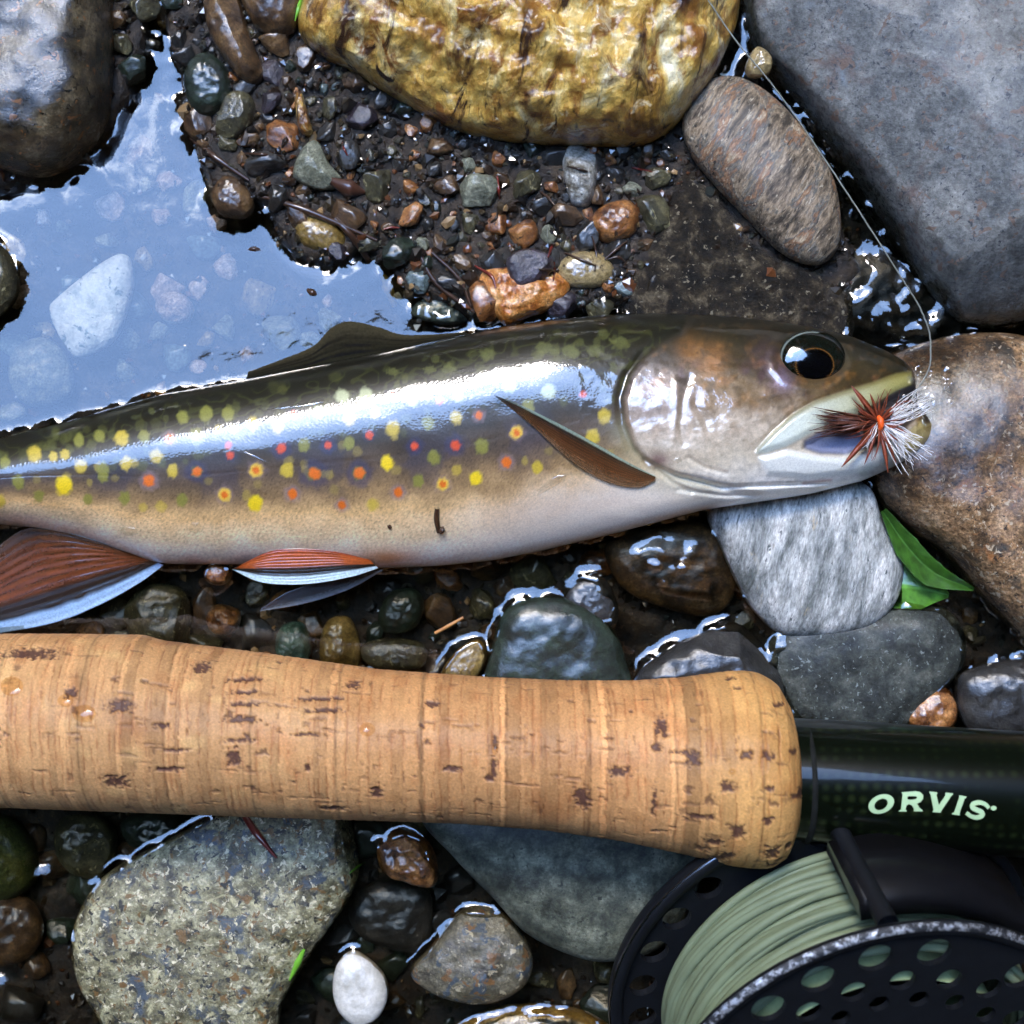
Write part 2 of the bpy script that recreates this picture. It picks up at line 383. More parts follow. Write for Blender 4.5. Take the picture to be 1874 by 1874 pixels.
M['slate'] = rockmat('blue_grey_slab', [(74, 76, 74), (98, 100, 98), (114, 115, 112), (136, 136, 130)], 80, rough=.7, coat=.3, coatr=.3, bmp=.45, bscale=7, grain=.3, veins=[((104, 86, 78), 130, .55, .68), ((120, 132, 140), 90, .60, .74)], wetshade=(40, 190, (.22, .24, .18)),  # shade of the steep side flank painted in with the wet band
                     speck=[((160, 160, 160), 5, .9), ((112, 94, 82), 12, .85), ((60, 64, 68), 5, .85)], dist=.5)
M['banded'] = rockmat('banded_schist', [(66, 58, 48), (112, 98, 80), (158, 138, 112), (100, 100, 94), (146, 106, 74), (172, 152, 124)], 40, stretch=(.45, 1.4, 1), rot=-58, rough=.65, coat=.25, coatr=.25, bmp=.7, bscale=10,
                      speck=[((54, 48, 42), 7, .92), ((190, 176, 150), 5, .95)])
M['pale'] = rockmat('pale_grey_gneiss', [(98, 102, 98), (140, 143, 140), (176, 177, 172), (210, 208, 202)], 46, stretch=(1.5, .38, 1), rot=12, rough=.7, coat=.12, coatr=.3, bmp=.5, bscale=8,
                    veins=((196, 176, 140), 60, .62, .72), speck=[((90, 96, 96), 6, .93)])
M['granite'] = rockmat('tan_granite', [(82, 62, 40), (128, 98, 66), (164, 128, 90), (196, 162, 124)], 50, rough=.6, coat=.5, coatr=.14, bmp=1.1, bscale=9, grain=.5, wetshade=(-10, 90, (.42, .40, .36)), wetspot=((-150, 170, 80), 190),
                       veins=[((70, 66, 58), 80, .52, .64), ((176, 116, 66), 60, .6, .7)], speck=[((206, 186, 156), 7, .86), ((56, 46, 36), 6, .88)])
M['darkslate'] = rockmat('dark_slate', [(30, 33, 31), (46, 50, 46), (64, 68, 62), (88, 90, 82)], 45, rough=.6, coat=.25, coatr=.2, bmp=.6, bscale=7, grain=.3, speck=[((120, 128, 124), 5, .95)])
M['green'] = rockmat('dark_green_stone', [(18, 26, 19), (30, 41, 31), (44, 57, 43)], 40, rough=.5, coat=1, coatr=.05, bmp=.6, bscale=8, wetbump=.3)
M['greygreen'] = rockmat('grey_green_stone', [(36, 39, 32), (60, 64, 54), (84, 88, 74), (112, 114, 98)], 50, rough=.65, coat=.22, coatr=.2, wetshade=(0, 40, (.55, .55, .5)), bmp=.6, bscale=7, grain=.3, speck=[((46, 50, 44), 6, .9)])
M['speckled'] = rockmat('speckled_granite', [(62, 56, 34), (112, 106, 74), (152, 146, 110), (192, 186, 150)], 32, rough=.5, coat=1, coatr=.06, bmp=1, bscale=12, wetbump=.8,
                        veins=[((74, 84, 92), 60, .54, .62), ((206, 198, 152), 46, .56, .66)], speck=[((226, 216, 180), 7, .8), ((124, 92, 44), 12, .8), ((44, 44, 38), 8, .8)])
M['conglom'] = rockmat('conglomerate', [(62, 56, 42), (96, 90, 70), (128, 120, 98)], 36, rough=.5, coat=1, coatr=.06, bmp=1, bscale=12, wetbump=.7,
                       speck=[((66, 76, 84), 26, .62), ((176, 164, 134), 10, .88), ((118, 84, 46), 16, .86)])
M['brown'] = rockmat('brown_stone', [(40, 27, 15), (76, 54, 31), (116, 88, 54)], 40, rough=.5, coat=1, coatr=.04, bmp=.6, bscale=10, wetbump=.3)
M['rust'] = rockmat('rusty_stone', [(66, 36, 16), (110, 66, 30), (150, 98, 50), (180, 126, 72)], 30, rough=.4, coat=1, coatr=.04, bmp=.6, bscale=9, wetbump=.35, speck=[((50, 30, 16), 7, .9)])
M['ochre'] = rockmat('ochre_stone', [(80, 62, 28), (122, 98, 46), (154, 128, 72)], 36, rough=.45, coat=1, coatr=.04, bmp=.5, bscale=9, wetbump=.3)
M['olive'] = rockmat('olive_stone', [(42, 40, 24), (66, 62, 40), (96, 90, 60)], 34, rough=.5, coat=1, coatr=.05, bmp=.8, bscale=9, wetbump=.4, speck=[((150, 142, 104), 8, .93)])
M['char'] = rockmat('charcoal_stone', [(24, 23, 22), (38, 37, 35), (58, 56, 52)], 40, rough=.5, coat=1, coatr=.05, bmp=.6, bscale=9, wetbump=.35)
M['quartz'] = rockmat('white_quartz', [(176, 172, 160), (206, 202, 192), (226, 222, 214)], 50, rough=.4, coat=1, coatr=.04, bmp=.3, bscale=12, wetbump=.25, grain=.08, veins=((196, 132, 70), 50, .68, .78))
M['amber'] = rockmat('amber_quartz', [(128, 66, 20), (176, 104, 40), (206, 140, 72), (222, 170, 110)], 36, rough=.3, coat=1, coatr=.03, bmp=.5, bscale=14, wetbump=.4, speck=[((90, 50, 20), 6, .94)])
M['tan'] = rockmat('tan_pebble', [(118, 100, 64), (146, 126, 84), (166, 146, 102)], 40, rough=.4, coat=1, coatr=.03, bmp=.3, bscale=9, wetbump=.15, speck=[((60, 46, 24), 5, .93)])
M['triang'] = rockmat('grey_lichen_stone', [(82, 84, 68), (120, 122, 102), (156, 156, 132)], 26, rough=.7, coat=.4, coatr=.2, bmp=1, bscale=6)
M['silver'] = rockmat('silvery_mica_stone', [(90, 84, 66), (160, 158, 148), (214, 214, 208)], 22, rough=.35, coat=1, coatr=.05, bmp=1, bscale=9, wetbump=.8)
M['bluegrey'] = rockmat('blue_grey_pebble', [(62, 76, 76), (88, 102, 100), (112, 124, 120)], 40, rough=.5, coat=.9, coatr=.08, bmp=.5, bscale=8, wetbump=.3)
M['teal'] = rockmat('teal_stone', [(38, 60, 52), (62, 90, 78), (90, 118, 104)], 24, rough=.5, coat=1, coatr=.05, bmp=.6, bscale=9)
M['mossbrown'] = rockmat('wet_brown_bedrock', [(15, 12, 8), (32, 26, 18), (60, 50, 35), (112, 100, 78)], 34, rough=.5, coat=1, coatr=.05, bmp=1.4, bscale=18, wetbump=3.5, wetmin=.9, speck=[((150, 140, 116), 6, .95)])
M['pink'] = rockmat('pinkish_stone', [(120, 98, 86), (170, 142, 124), (210, 186, 168)], 22, rough=.5, coat=.6, coatr=.1, bmp=.6, bscale=8)
M['purple'] = rockmat('purple_slate', [(34, 28, 34), (52, 44, 52), (72, 64, 74)], 30, rough=.45, coat=1, coatr=.08, bmp=.9, bscale=7, wetbump=.8)
M['palewet'] = rockmat('white_submerged_stone', [(190, 196, 190), (240, 241, 236), (250, 250, 246)], 44, rough=.5, coat=.3, bmp=.8, bscale=12, grain=.1, speck=[((120, 132, 124), 16, .84)])

def gold_hook(Q, sa, rad):
    x, y = Q[..., 0], Q[..., 1]; top = np.clip(sa, 0, 1)[:, None] ** .4
    right = sstep(-40, 180, x)
    g = perlin(P3(x / 42 + .5 * perlin(P3(x / 90, y / 90, 4)), y / 210, 2.2))
    Q[..., 2] += 1.6 * top * (right * 15 * g - 10 * np.abs(perlin(P3(x / 130, y / 110, 7))) + 8 * fbm(P3(x / 40, y / 40, 1), 3))
    # a step across the front face
    d = (y + 40) + .38 * x
    Q[..., 2] += -26 * sstep(20, -26, d) * top * (1 - right * .7)
    return Q
rock('golden_boulder', 'large golden yellow quartz boulder with brown stains above the trout', [(548, 30), (570, 92), (640, 130), (700, 166), (790, 217), (860, 247), (960, 263), (1090, 268), (1180, 266), (1232, 235), (1292, 165), (1332, 90), (1357, 10), (1350, -100), (1150, -210), (850, -220), (620, -130)],
     30, 165, M['gold'], e1=.62, e2=.75, nlon=220, nlat=70, amp=.04, facets=3, cut=.86, hook=gold_hook, cat='boulder', fine=.006)
rock('mossy_boulder', 'dark mossy boulder shining white with wet in the upper left corner', [(190, -80), (208, 40), (206, 150), (195, 225), (152, 288), (92, 322), (20, 316), (-90, 270), (-150, 100), (-100, -120), (50, -170)],
     25, 140, M['boulder'], e1=.42, e2=.95, nlon=160, nlat=60, amp=.03, facets=0, cut=.84, cat='boulder', fine=.014)
rock('slate_slab', 'huge dry blue grey slab filling the upper right corner', [(1362, -60), (1372, 90), (1450, 190), (1540, 310), (1620, 425), (1700, 545), (1770, 600), (1900, 590), (2080, 500), (2160, 200), (2100, -150), (1750, -250), (1450, -200)],
     -10, 215, M['slate'], e1=.55, e2=.72, facets=4, cut=.8, nlon=170, nlat=60, amp=.02, peak=(1800, 180), cat='boulder', fine=.004, tilt=(.04, -.05))
rock('schist_stone', 'long oval dry brown banded stone leaning between golden boulder and slab', [(1248, 232), (1264, 182), (1310, 143), (1370, 150), (1430, 195), (1482, 257), (1521, 322), (1537, 392), (1534, 450), (1508, 482), (1468, 483), (1420, 456), (1368, 402), (1310, 342), (1266, 287)],
     40, 62, M['banded'], e1=.72, e2=.85, nlon=130, nlat=50, amp=.03, fine=.005)
rock('pale_stone', 'pale grey dry stone with rounded corners under the trout head', [(1297, 930), (1400, 890), (1530, 868), (1590, 893), (1612, 950), (1645, 1010), (1649, 1062), (1630, 1112), (1580, 1152), (1500, 1166), (1430, 1161), (1385, 1126), (1350, 1072), (1318, 1000)],
     -2, 62, M['pale'], e1=.5, e2=.8, nlon=140, nlat=40, amp=.02, fine=.004)
rock('granite_boulder', 'big tan granite boulder on the right beside the trout mouth', [(1570, 690), (1640, 640), (1780, 610), (1920, 640), (2100, 800), (2100, 1180), (1930, 1260), (1860, 1165), (1790, 1092), (1730, 1020), (1650, 962), (1595, 900), (1560, 800)],
     -30, 135, M['granite'], e1=.55, e2=.8, nlon=170, nlat=50, amp=.03, facets=2, cut=.86, cat='boulder', fine=.008, tilt=(.05, -.02))
rock('slate_cobble', 'dark smooth slate cobble under the green leaf and pale stone', [(1400, 1190), (1450, 1120), (1560, 1110), (1700, 1105), (1748, 1130), (1766, 1182), (1750, 1232), (1692, 1292), (1640, 1340), (1560, 1360), (1470, 1340), (1420, 1270)],
     -20, 55, M['darkslate'], e1=.55, amp=.02, fine=.004)
rock('grey_stone', 'wet grey stone shining just above the flared end of the cork', [(1160, 1240), (1205, 1196), (1280, 1158), (1340, 1138), (1392, 1165), (1424, 1222), (1424, 1290), (1300, 1320), (1180, 1300)],
     0, 60, M['char'], e1=.6, facets=4, cut=.75, amp=.05)
rock('brown_cobble', 'brown wet cobble under water below the trout gill', [(1106, 1012), (1130, 978), (1200, 950), (1290, 958), (1335, 1000), (1345, 1085), (1300, 1128), (1220, 1115), (1140, 1078)],
     -42, 44, M['brown'], e1=.5, amp=.03)
rock('green_stone', 'dark green wet stone ringed by a bright water line above the cork', [(880, 1260), (905, 1160), (930, 1108), (990, 1090), (1060, 1100), (1115, 1140), (1145, 1200), (1150, 1290), (1000, 1320), (890, 1310)],
     -8, 50, M['green'], e1=.55, amp=.03)
rock('dark_stone', 'small dark stone touching the top right of the green wet stone', [(1028, 1098), (1058, 1056), (1105, 1058), (1130, 1105), (1122, 1150), (1062, 1135)],
     -10, 30, M['char'], e1=.6, amp=.04)
rock('ochre_pebble', 'ochre pebble half hidden by the cork beside the green wet stone', [(806, 1235), (838, 1187), (876, 1170), (892, 1198), (872, 1240), (830, 1260)],
     -6, 30, M['ochre'], e1=.6, amp=.03)
rock('grey_green_boulder', 'large grey green flat stone beneath the cork beside the reel', [(770, 1480), (830, 1565), (900, 1638), (960, 1702), (1040, 1742), (1112, 1756), (1210, 1730), (1270, 1640), (1300, 1500), (1150, 1440), (900, 1420)],
     -8, 72, M['greygreen'], e1=.5, nlon=150, nlat=40, amp=.02, fine=.004, cat='boulder')
rock('speckled_boulder', 'big speckled granite stone with mica at lower left under the cork', [(420, 1480), (560, 1460), (650, 1490), (668, 1560), (642, 1640), (602, 1700), (560, 1762), (520, 1830), (480, 1920), (250, 1930), (170, 1842), (135, 1762), (141, 1680), (192, 1602), (300, 1540)],
     -14, 66, M['speckled'], e1=.55, nlon=170, nlat=46, amp=.03, facets=3, cut=.84, fine=.01, cat='boulder')
rock('conglomerate_stone', 'round lumpy conglomerate stone left of the reel at the bottom', [(752, 1772), (790, 1730), (840, 1668), (900, 1658), (950, 1700), (976, 1750), (960, 1802), (900, 1832), (830, 1828), (772, 1802)],
     -6, 56, M['conglom'], e1=.6, amp=.06, facets=2, fine=.012)
rock('white_pebble', 'smooth white quartz pebble with an orange streak at the bottom', [(618, 1762), (650, 1740), (700, 1778), (711, 1820), (692, 1862), (655, 1876), (622, 1852), (609, 1810)],
     2, 30, M['quartz'], e1=.65, amp=.02, cat='pebble')
rock('lumpy_stone', 'lumpy brown stone just below the cork right of the speckled boulder', [(692, 1542), (730, 1518), (782, 1538), (803, 1590), (792, 1622), (740, 1612), (700, 1592)],
     -14, 46, M['rust'], e1=.65, amp=.08, facets=2)
rock('charcoal_stone', 'sunken charcoal stone between speckled boulder and conglomerate stone', [(640, 1655), (690, 1610), (780, 1622), (792, 1690), (772, 1742), (700, 1732), (650, 1702)],
     -46, 30, M['char'], e1=.55)
rock('mossy_cobble', 'olive yellow cobble cut by the bottom edge left of the reel', [(820, 1900), (895, 1846), (1000, 1838), (1085, 1856), (1120, 1900), (1000, 1950)],
     -20, 40, M['ochre'], e1=.6, amp=.05)
rock('amber_stone', 'lumpy amber orange quartz stone against the trout back', [(876, 522), (888, 496), (940, 490), (1000, 494), (1041, 515), (1036, 546), (1000, 571), (965, 582), (930, 598), (908, 580), (894, 558)],
     18, 42, M['amber'], e1=.65, amp=.1, nscale=2.6, facets=2, cat='stone')
rock('slate_chip', 'dark purple slate chip lying on top of the amber quartz stone', [(926, 478), (958, 456), (1002, 464), (1013, 490), (984, 517), (944, 522)],
     52, 16, M['purple'], hdn=12, e1=.4, facets=2, amp=.05)
rock('tan_pebble', 'smooth oval tan pebble right of the amber quartz stone', [(1018, 490), (1044, 465), (1085, 461), (1117, 480), (1124, 505), (1096, 526), (1050, 527), (1026, 511)],
     22, 28, M['tan'], e1=.7, amp=.02, cat='pebble')
rock('brown_pebble', 'shiny brown pebble standing in the blue pool edge', [(388, 350), (415, 322), (448, 335), (467, 375), (452, 402), (412, 398), (392, 378)],
     4, 38, M['brown'], e1=.7, amp=.03, cat='pebble')
rock('ochre_stone', 'ochre brown long pebble wrapped by water at the pool edge', [(540, 408), (560, 395), (600, 404), (634, 434), (626, 462), (582, 464), (548, 444)],
     8, 36, M['ochre'], e1=.7, amp=.04, cat='pebble')
rock('triangular_stone', 'grey green triangular dull stone in the gravel bank', [(537, 315), (556, 272), (582, 260), (602, 298), (630, 336), (594, 350), (548, 335)],
     22, 34, M['triang'], e1=.5, facets=3, amp=.04)
rock('mica_stone', 'bright silvery white stone under the golden boulder edge', [(1030, 290), (1052, 260), (1086, 278), (1092, 332), (1078, 378), (1046, 374), (1032, 332)],
     20, 44, M['silver'], e1=.7, facets=3, amp=.06)
rock('amber_pebble', 'glossy amber brown pebble right of the silvery white stone', [(1080, 412), (1098, 380), (1148, 368), (1171, 398), (1154, 436), (1106, 446)],
     18, 40, M['rust'], e1=.75, amp=.04, cat='pebble')
rock('ridged_stone', 'long ridged dark brown stone pointing down at upper left of the gravel', [(376, -40), (428, -20), (462, 70), (484, 138), (456, 158), (412, 112), (380, 50)],
     22, 50, M['brown'], e1=.75, facets=3, amp=.04)
rock('round_brown_stone', 'round brown stone left of the golden boulder at the top edge', [(436, -30), (462, 45), (500, 72), (542, 60), (556, 5), (535, -50), (480, -70)],
     22, 55, M['brown'], e1=.7, amp=.03)
rock('blue_grey_slab', 'flat blue grey stone at the pool tip by the trout back', [(752, 566), (784, 546), (842, 566), (852, 590), (806, 594), (764, 582)],
     -12, 17, M['bluegrey'], e1=.4, facets=1)
rock('green_cobble', 'dark green smooth cobble right of the pool neck', [(338, 165), (345, 118), (378, 98), (412, 120), (430, 165), (410, 205), (365, 215)],
     10, 42, M['green'], e1=.7, amp=.03)
rock('mottled_pebble', 'brown green mottled pebble below the ridged dark brown stone', [(396, 230), (416, 178), (446, 168), (468, 190), (462, 232), (430, 258), (402, 254)],
     18, 38, M['olive'], e1=.65, facets=3, amp=.05)
rock('edge_stone', 'olive grey stone cut by the left edge beside the pool', [(-60, 430), (-10, 440), (24, 470), (36, 512), (20, 562), (-50, 600), (-90, 520)],
     2, 45, M['olive'], e1=.65, amp=.03)
rock('black_stone', 'wet black stone with white gleam at the right edge above the rod', [(1745, 1250), (1790, 1216), (1900, 1205), (1960, 1260), (1930, 1345), (1780, 1345)],
     -4, 50, M['char'], e1=.6, amp=.04)
rock('russet_pebble', 'russet wet pebble between the dark slate cobble and the black stone', [(1650, 1312), (1690, 1262), (1736, 1262), (1748, 1320), (1700, 1345)],
     -8, 36, M['rust'], e1=.65, amp=.05, cat='pebble')
rock('white_stone', 'white stone lying under the blue pool surface', [(92, 572), (112, 540), (202, 472), (236, 470), (244, 512), (235, 560), (210, 622), (150, 655), (118, 630)],
     -30, 27, M['palewet'], e1=.55, amp=.05)
rock('sunken_stone', 'grey olive stone under the pool at the left by the trout', [(28, 640), (80, 618), (122, 650), (132, 722), (60, 745), (20, 702)],
     -50, 34, M['triang'], e1=.6, amp=.06)
rock('pink_pebble', 'pinkish pebble alone in the middle of the pool', [(284, 562), (300, 538), (330, 535), (354, 560), (345, 588), (310, 592)],
     -50, 34, M['pink'], e1=.7, amp=.06, facets=2, cat='pebble')
rock('slab_pebble', 'small tan pebble lodged beside the upper left side of the blue grey slab', [(1364, 120), (1384, 87), (1411, 106), (1407, 136), (1372, 140)],
     75, 22, M['tan'], e1=.5, facets=3, cat='pebble')
rock('wet_bedrock', 'broad wet brown rock glinting between gravel and schist stone', [(1100, 575), (1150, 470), (1205, 360), (1240, 280), (1300, 330), (1400, 460), (1500, 500), (1560, 560), (1530, 640), (1300, 660), (1130, 640)],
     -20, 62, M['mossbrown'], e1=.5, e2=.9, nlon=150, nlat=44, amp=.05, facets=2, cut=.85, fine=.02, cat='boulder')
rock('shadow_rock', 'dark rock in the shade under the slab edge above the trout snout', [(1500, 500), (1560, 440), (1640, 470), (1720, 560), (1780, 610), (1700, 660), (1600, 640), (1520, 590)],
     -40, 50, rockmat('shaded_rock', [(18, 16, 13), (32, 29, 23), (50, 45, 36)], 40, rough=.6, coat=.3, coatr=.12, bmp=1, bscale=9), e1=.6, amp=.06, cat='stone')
rock('olive_cobble', 'mottled olive cobble under water below the anal fin', [(230, 1110), (270, 1070), (330, 1075), (350, 1120), (340, 1180), (280, 1200), (240, 1160)],
     -46, 40, M['olive'], e1=.6, facets=3, amp=.06)
rock('red_pebble', 'dim reddish stone under water above the cork', [(378, 1130), (400, 1105), (440, 1120), (430, 1158), (394, 1160)],
     -50, 34, M['rust'], e1=.6, amp=.06, cat='pebble')
rock('teal_pebble', 'teal green stone with its top by the cork upper edge', [(505, 1170), (520, 1142), (555, 1140), (570, 1180), (560, 1210), (512, 1212)],
     -40, 36, M['teal'], e1=.6, amp=.04, cat='pebble')
rock('golden_olive_stone', 'olive yellow stone above the cork right of the teal stone', [(585, 1180), (600, 1135), (640, 1130), (660, 1180), (650, 1225), (595, 1225)],
     -40, 36, M['ochre'], e1=.6, facets=2, amp=.05)
rock('dark_green_pebble', 'dark green oval stone under water below the trout belly', [(692, 1130), (712, 1085), (755, 1075), (778, 1105), (760, 1150), (710, 1160)],
     -44, 38, M['green'], e1=.65, amp=.03, cat='pebble')
rock('flat_olive_stone', 'flat long olive stone touching the cork upper edge', [(660, 1185), (700, 1168), (770, 1175), (782, 1205), (760, 1225), (680, 1220)],
     -40, 30, M['olive'], e1=.5, amp=.03)
rock('orange_pebble', 'round orange brown pebble between trout belly and pelvic fin', [(374, 1048), (388, 1030), (412, 1032), (426, 1050), (412, 1070), (384, 1068)],
     -8, 26, M['rust'], e1=.7, amp=.03, cat='pebble')
rock('moss_stone', 'green mossy stone at the left edge below the cork', [(-60, 1500), (0, 1490), (40, 1510), (70, 1570), (60, 1620), (0, 1650), (-70, 1620)],
     -50, 48, rockmat('green_moss', [(34, 42, 14), (58, 66, 22), (84, 84, 34)], 50, rough=.8, coat=.2, bmp=1, bscale=7), e1=.6)
rock('brown_stone', 'brown sunken stone below the green mossy stone at the left', [(-60, 1650), (0, 1630), (60, 1650), (80, 1710), (40, 1760), (-60, 1760)],
     -52, 40, M['brown'], e1=.6)
rock('sunken_grey_stone', 'grey brown sunken stone left of the big speckled boulder', [(110, 1500), (170, 1490), (215, 1530), (195, 1600), (140, 1600), (105, 1560)],
     -52, 42, M['olive'], e1=.6, facets=2)
rock('sunken_green_stone', 'dark green sunken stone between cork and speckled boulder', [(225, 1500), (300, 1480), (340, 1510), (290, 1550), (240, 1545)],
     -50, 40, M['green'], e1=.6)
LAND = []
for o_ in S.objects:
    if o_.get('category') in ('stone', 'boulder', 'pebble'):
        z_ = o_.location.z / K; f_ = H / (H - z_); LAND.append((937 + o_.location.x / K * f_, 937 - o_.location.y / K * f_, o_.name.replace('_', ' ')))
USED = set()
def pebble_label(x, y, r, adj, noun='pebble'):
    dl = sorted(((math.hypot(a - x, b - y), a, b, n) for a, b, n in LAND))[:5]
    size = 'tiny' if r < 14 else 'small' if r < 24 else 'fist sized' if r > 60 else 'medium'
    for d, a, b, n in dl[:3]:
        dx, dy = a - x, b - y
        w_ = ('left of' if dx > 0 else 'right of') if abs(dx) > abs(dy) * 2 else ('above' if dy > 0 else 'below') if abs(dy) > abs(dx) * 2 else ('above and ' if dy > 0 else 'below and ') + ('left of' if dx > 0 else 'right of')
        t_ = f'{size} wet {adj} {noun} {w_} the {n}'
        if t_ not in USED: USED.add(t_); return t_
    for i in range(len(dl)):
        for j in range(i + 1, len(dl)):
            t_ = f'{size} wet {adj} {noun} between the {dl[i][3]} and the {dl[j][3]}'
            if t_ not in USED: USED.add(t_); return t_
    return t_
HAND_N = len(SOLID)

# pebbles of the bank and of the shallow water, each a stone of its own
def protos():
    out = []
    for k in range(14):
        bm = bmesh.new(); bmesh.ops.create_icosphere(bm, subdivisions=4, radius=1)
        V = np.array([v.co[:] for v in bm.verts]); F = np.array([[v.index for v in f.verts] for f in bm.faces]); bm.free()
        rs = np.random.default_rng(100 + k); off = rs.uniform(0, 50, 3)
        V *= (1 + .22 * fbm(V * 1.1 + off, 2))[:, None]
        for j in range(int(rs.integers(5, 12))):
            n = rs.normal(size=3); n /= np.linalg.norm(n); s = V @ n; c = s.max() * rs.uniform(.5, .85)
            V -= np.where(s > c, (s - c) * .88, 0)[:, None] * n
        V *= (1 + .05 * fbm(V * 4 + off, 3))[:, None]
        out.append((V, F))
    return out
PRO = protos(); PRO_ME = {}
HANDPOLY = []
PEBMAT = ['brown', 'char', 'olive', 'green', 'rust', 'bluegrey', 'olive', 'brown', 'char', 'purple', 'brown', 'char', 'olive', 'brown', 'char', 'triang', 'rust']
ADJ = {'brown': 'brown', 'char': 'blackish', 'olive': 'olive', 'green': 'dark green', 'rust': 'rusty orange', 'bluegrey': 'blue grey', 'amber': 'amber', 'tan': 'tan', 'triang': 'grey green', 'purple': 'purplish dark', 'pink': 'pinkish', 'palewet': 'whitish'}
bvV = []; bvF = []; nn = 0
def solid_bvh():
    V, F = [], []; n = 0
    for v, f in SOLID:
        V.append(v); F.extend((np.asarray(f) + n).tolist()); n += len(v)
    return BVHTree.FromPolygons(np.vstack(V).tolist(), F)
bv0 = solid_bvh()
def topz(px, py, bv):
    """height of what the eye meets at that pixel"""
    o = Vector((0, 0, H)); d = Vector(((px - 937), (937 - py), -H)).normalized()
    hit = bv.ray_cast(o, d)
    return (hit[0].z, hit[2]) if hit[0] is not None else (-80, None)
GROUND_FACES = len(SOLID[0][1])
placed = []
def pebbles(zone, sizes, place, mats, lift, flat=(.5, .8), cap=999):
    zone = np.asarray(zone, float); x0, y0 = zone.min(0); x1, y1 = zone.max(0); cnt = 0
    for rad, tries in sizes:
        P = np.stack([rng.uniform(x0, x1, tries), rng.uniform(y0, y1, tries)], 1)
        ok = sdf(P, zone) < 0
        for (x, y) in P[ok]:
            if cnt >= cap: return
            r = rad * rng.uniform(.75, 1.25)
            if any((x - a) ** 2 + (y - b) ** 2 < (.82 * (r + c)) ** 2 for a, b, c in placed): continue
            z, fi = topz(x, y, bv0)
            if fi is None or fi >= GROUND_FACES: continue
            placed.append((x, y, r)); cnt += 1
            k = int(rng.integers(len(PRO))); mk_ = mats[int(rng.integers(len(mats)))]
            key = (k, mk_)
            V, F = PRO[k]
            if key not in PRO_ME:
                o = mk('pebble', V / K * .0021, F, M[mk_]); PRO_ME[key] = o.data
            else:
                o = bpy.data.objects.new('pebble', PRO_ME[key]); COL.objects.link(o)
            a = rng.uniform(0, 6.28); el = rng.uniform(.62, 1.0); fz = rng.uniform(*flat)
            sc = np.array([r, r * el, r * fz])
            p = at(x, y, z + lift * r * fz)
            o.location = (p * K).tolist(); o.scale = (sc * K / .0021).tolist()
            rot = Matrix.Rotation(a, 3, 'Z') @ Matrix.Rotation(rng.normal(0, .35), 3, 'X')
            o.rotation_euler = rot.to_euler()
            tag(o, pebble_label(x, y, r, ADJ[mk_]), 'pebble', f'{ADJ[mk_]} pebbles {place}')
            W = (V * sc) @ np.array(rot).T + p; SOLID.append((W, F))
A_ = [(325, 60), (560, 60), (700, 170), (900, 250), (1050, 270), (1230, 270), (1200, 420), (1140, 575), (850, 605), (740, 580), (690, 490), (600, 470), (490, 390), (430, 280), (345, 270)]
pebbles(A_, [(36, 90), (27, 420), (18, 700), (11, 2200)], 'in the gravel bank above the trout', PEBMAT, .15, cap=215)
B_ = [(100, 1110), (300, 1040), (700, 1040), (1110, 1000), (1140, 1250), (820, 1250), (480, 1210), (150, 1170)]
pebbles(B_, [(40, 60), (28, 160), (18, 200)], 'under water between trout and cork', ['brown', 'olive', 'char', 'green', 'rust', 'olive'], .3, cap=50)
C_ = [(0, 1480), (440, 1490), (150, 1650), (130, 1874), (0, 1874)]
pebbles(C_, [(42, 30), (28, 60)], 'under water at the lower left', ['brown', 'olive', 'char', 'green'], .3, cap=16)
for Z in ([(600, 1500), (780, 1510), (880, 1650), (760, 1750), (830, 1874), (500, 1874), (640, 1700)], [(960, 1780), (1110, 1770), (1120, 1874), (990, 1874)]):
    pebbles(Z, [(38, 40), (26, 90), (16, 100)], 'under water at the bottom beside the reel', ['brown', 'olive', 'char', 'green'], .3, cap=26)
pebbles([(20, 430), (250, 300), (270, 180), (320, 200), (480, 420), (660, 540), (560, 640), (200, 700), (100, 760), (20, 780)], [(34, 40), (24, 90), (15, 120)], 'under the blue pool', ['triang', 'pink', 'tan', 'bluegrey', 'triang', 'pink'], .2, cap=40)
pebbles([(1290, 900), (1700, 900), (1874, 1230), (1874, 1330), (1420, 1330), (1160, 1180), (1130, 1060)], [(34, 60), (22, 100)], 'in the dark gaps below the trout head', ['brown', 'char', 'olive', 'rust'], .3, cap=30)
pebbles([(205, -20), (330, -20), (345, 120), (300, 60), (215, 170)], [(34, 20), (22, 40), (14, 40)], 'in the gap right of the mossy boulder', ['brown', 'char', 'olive', 'green'], .3, cap=16)

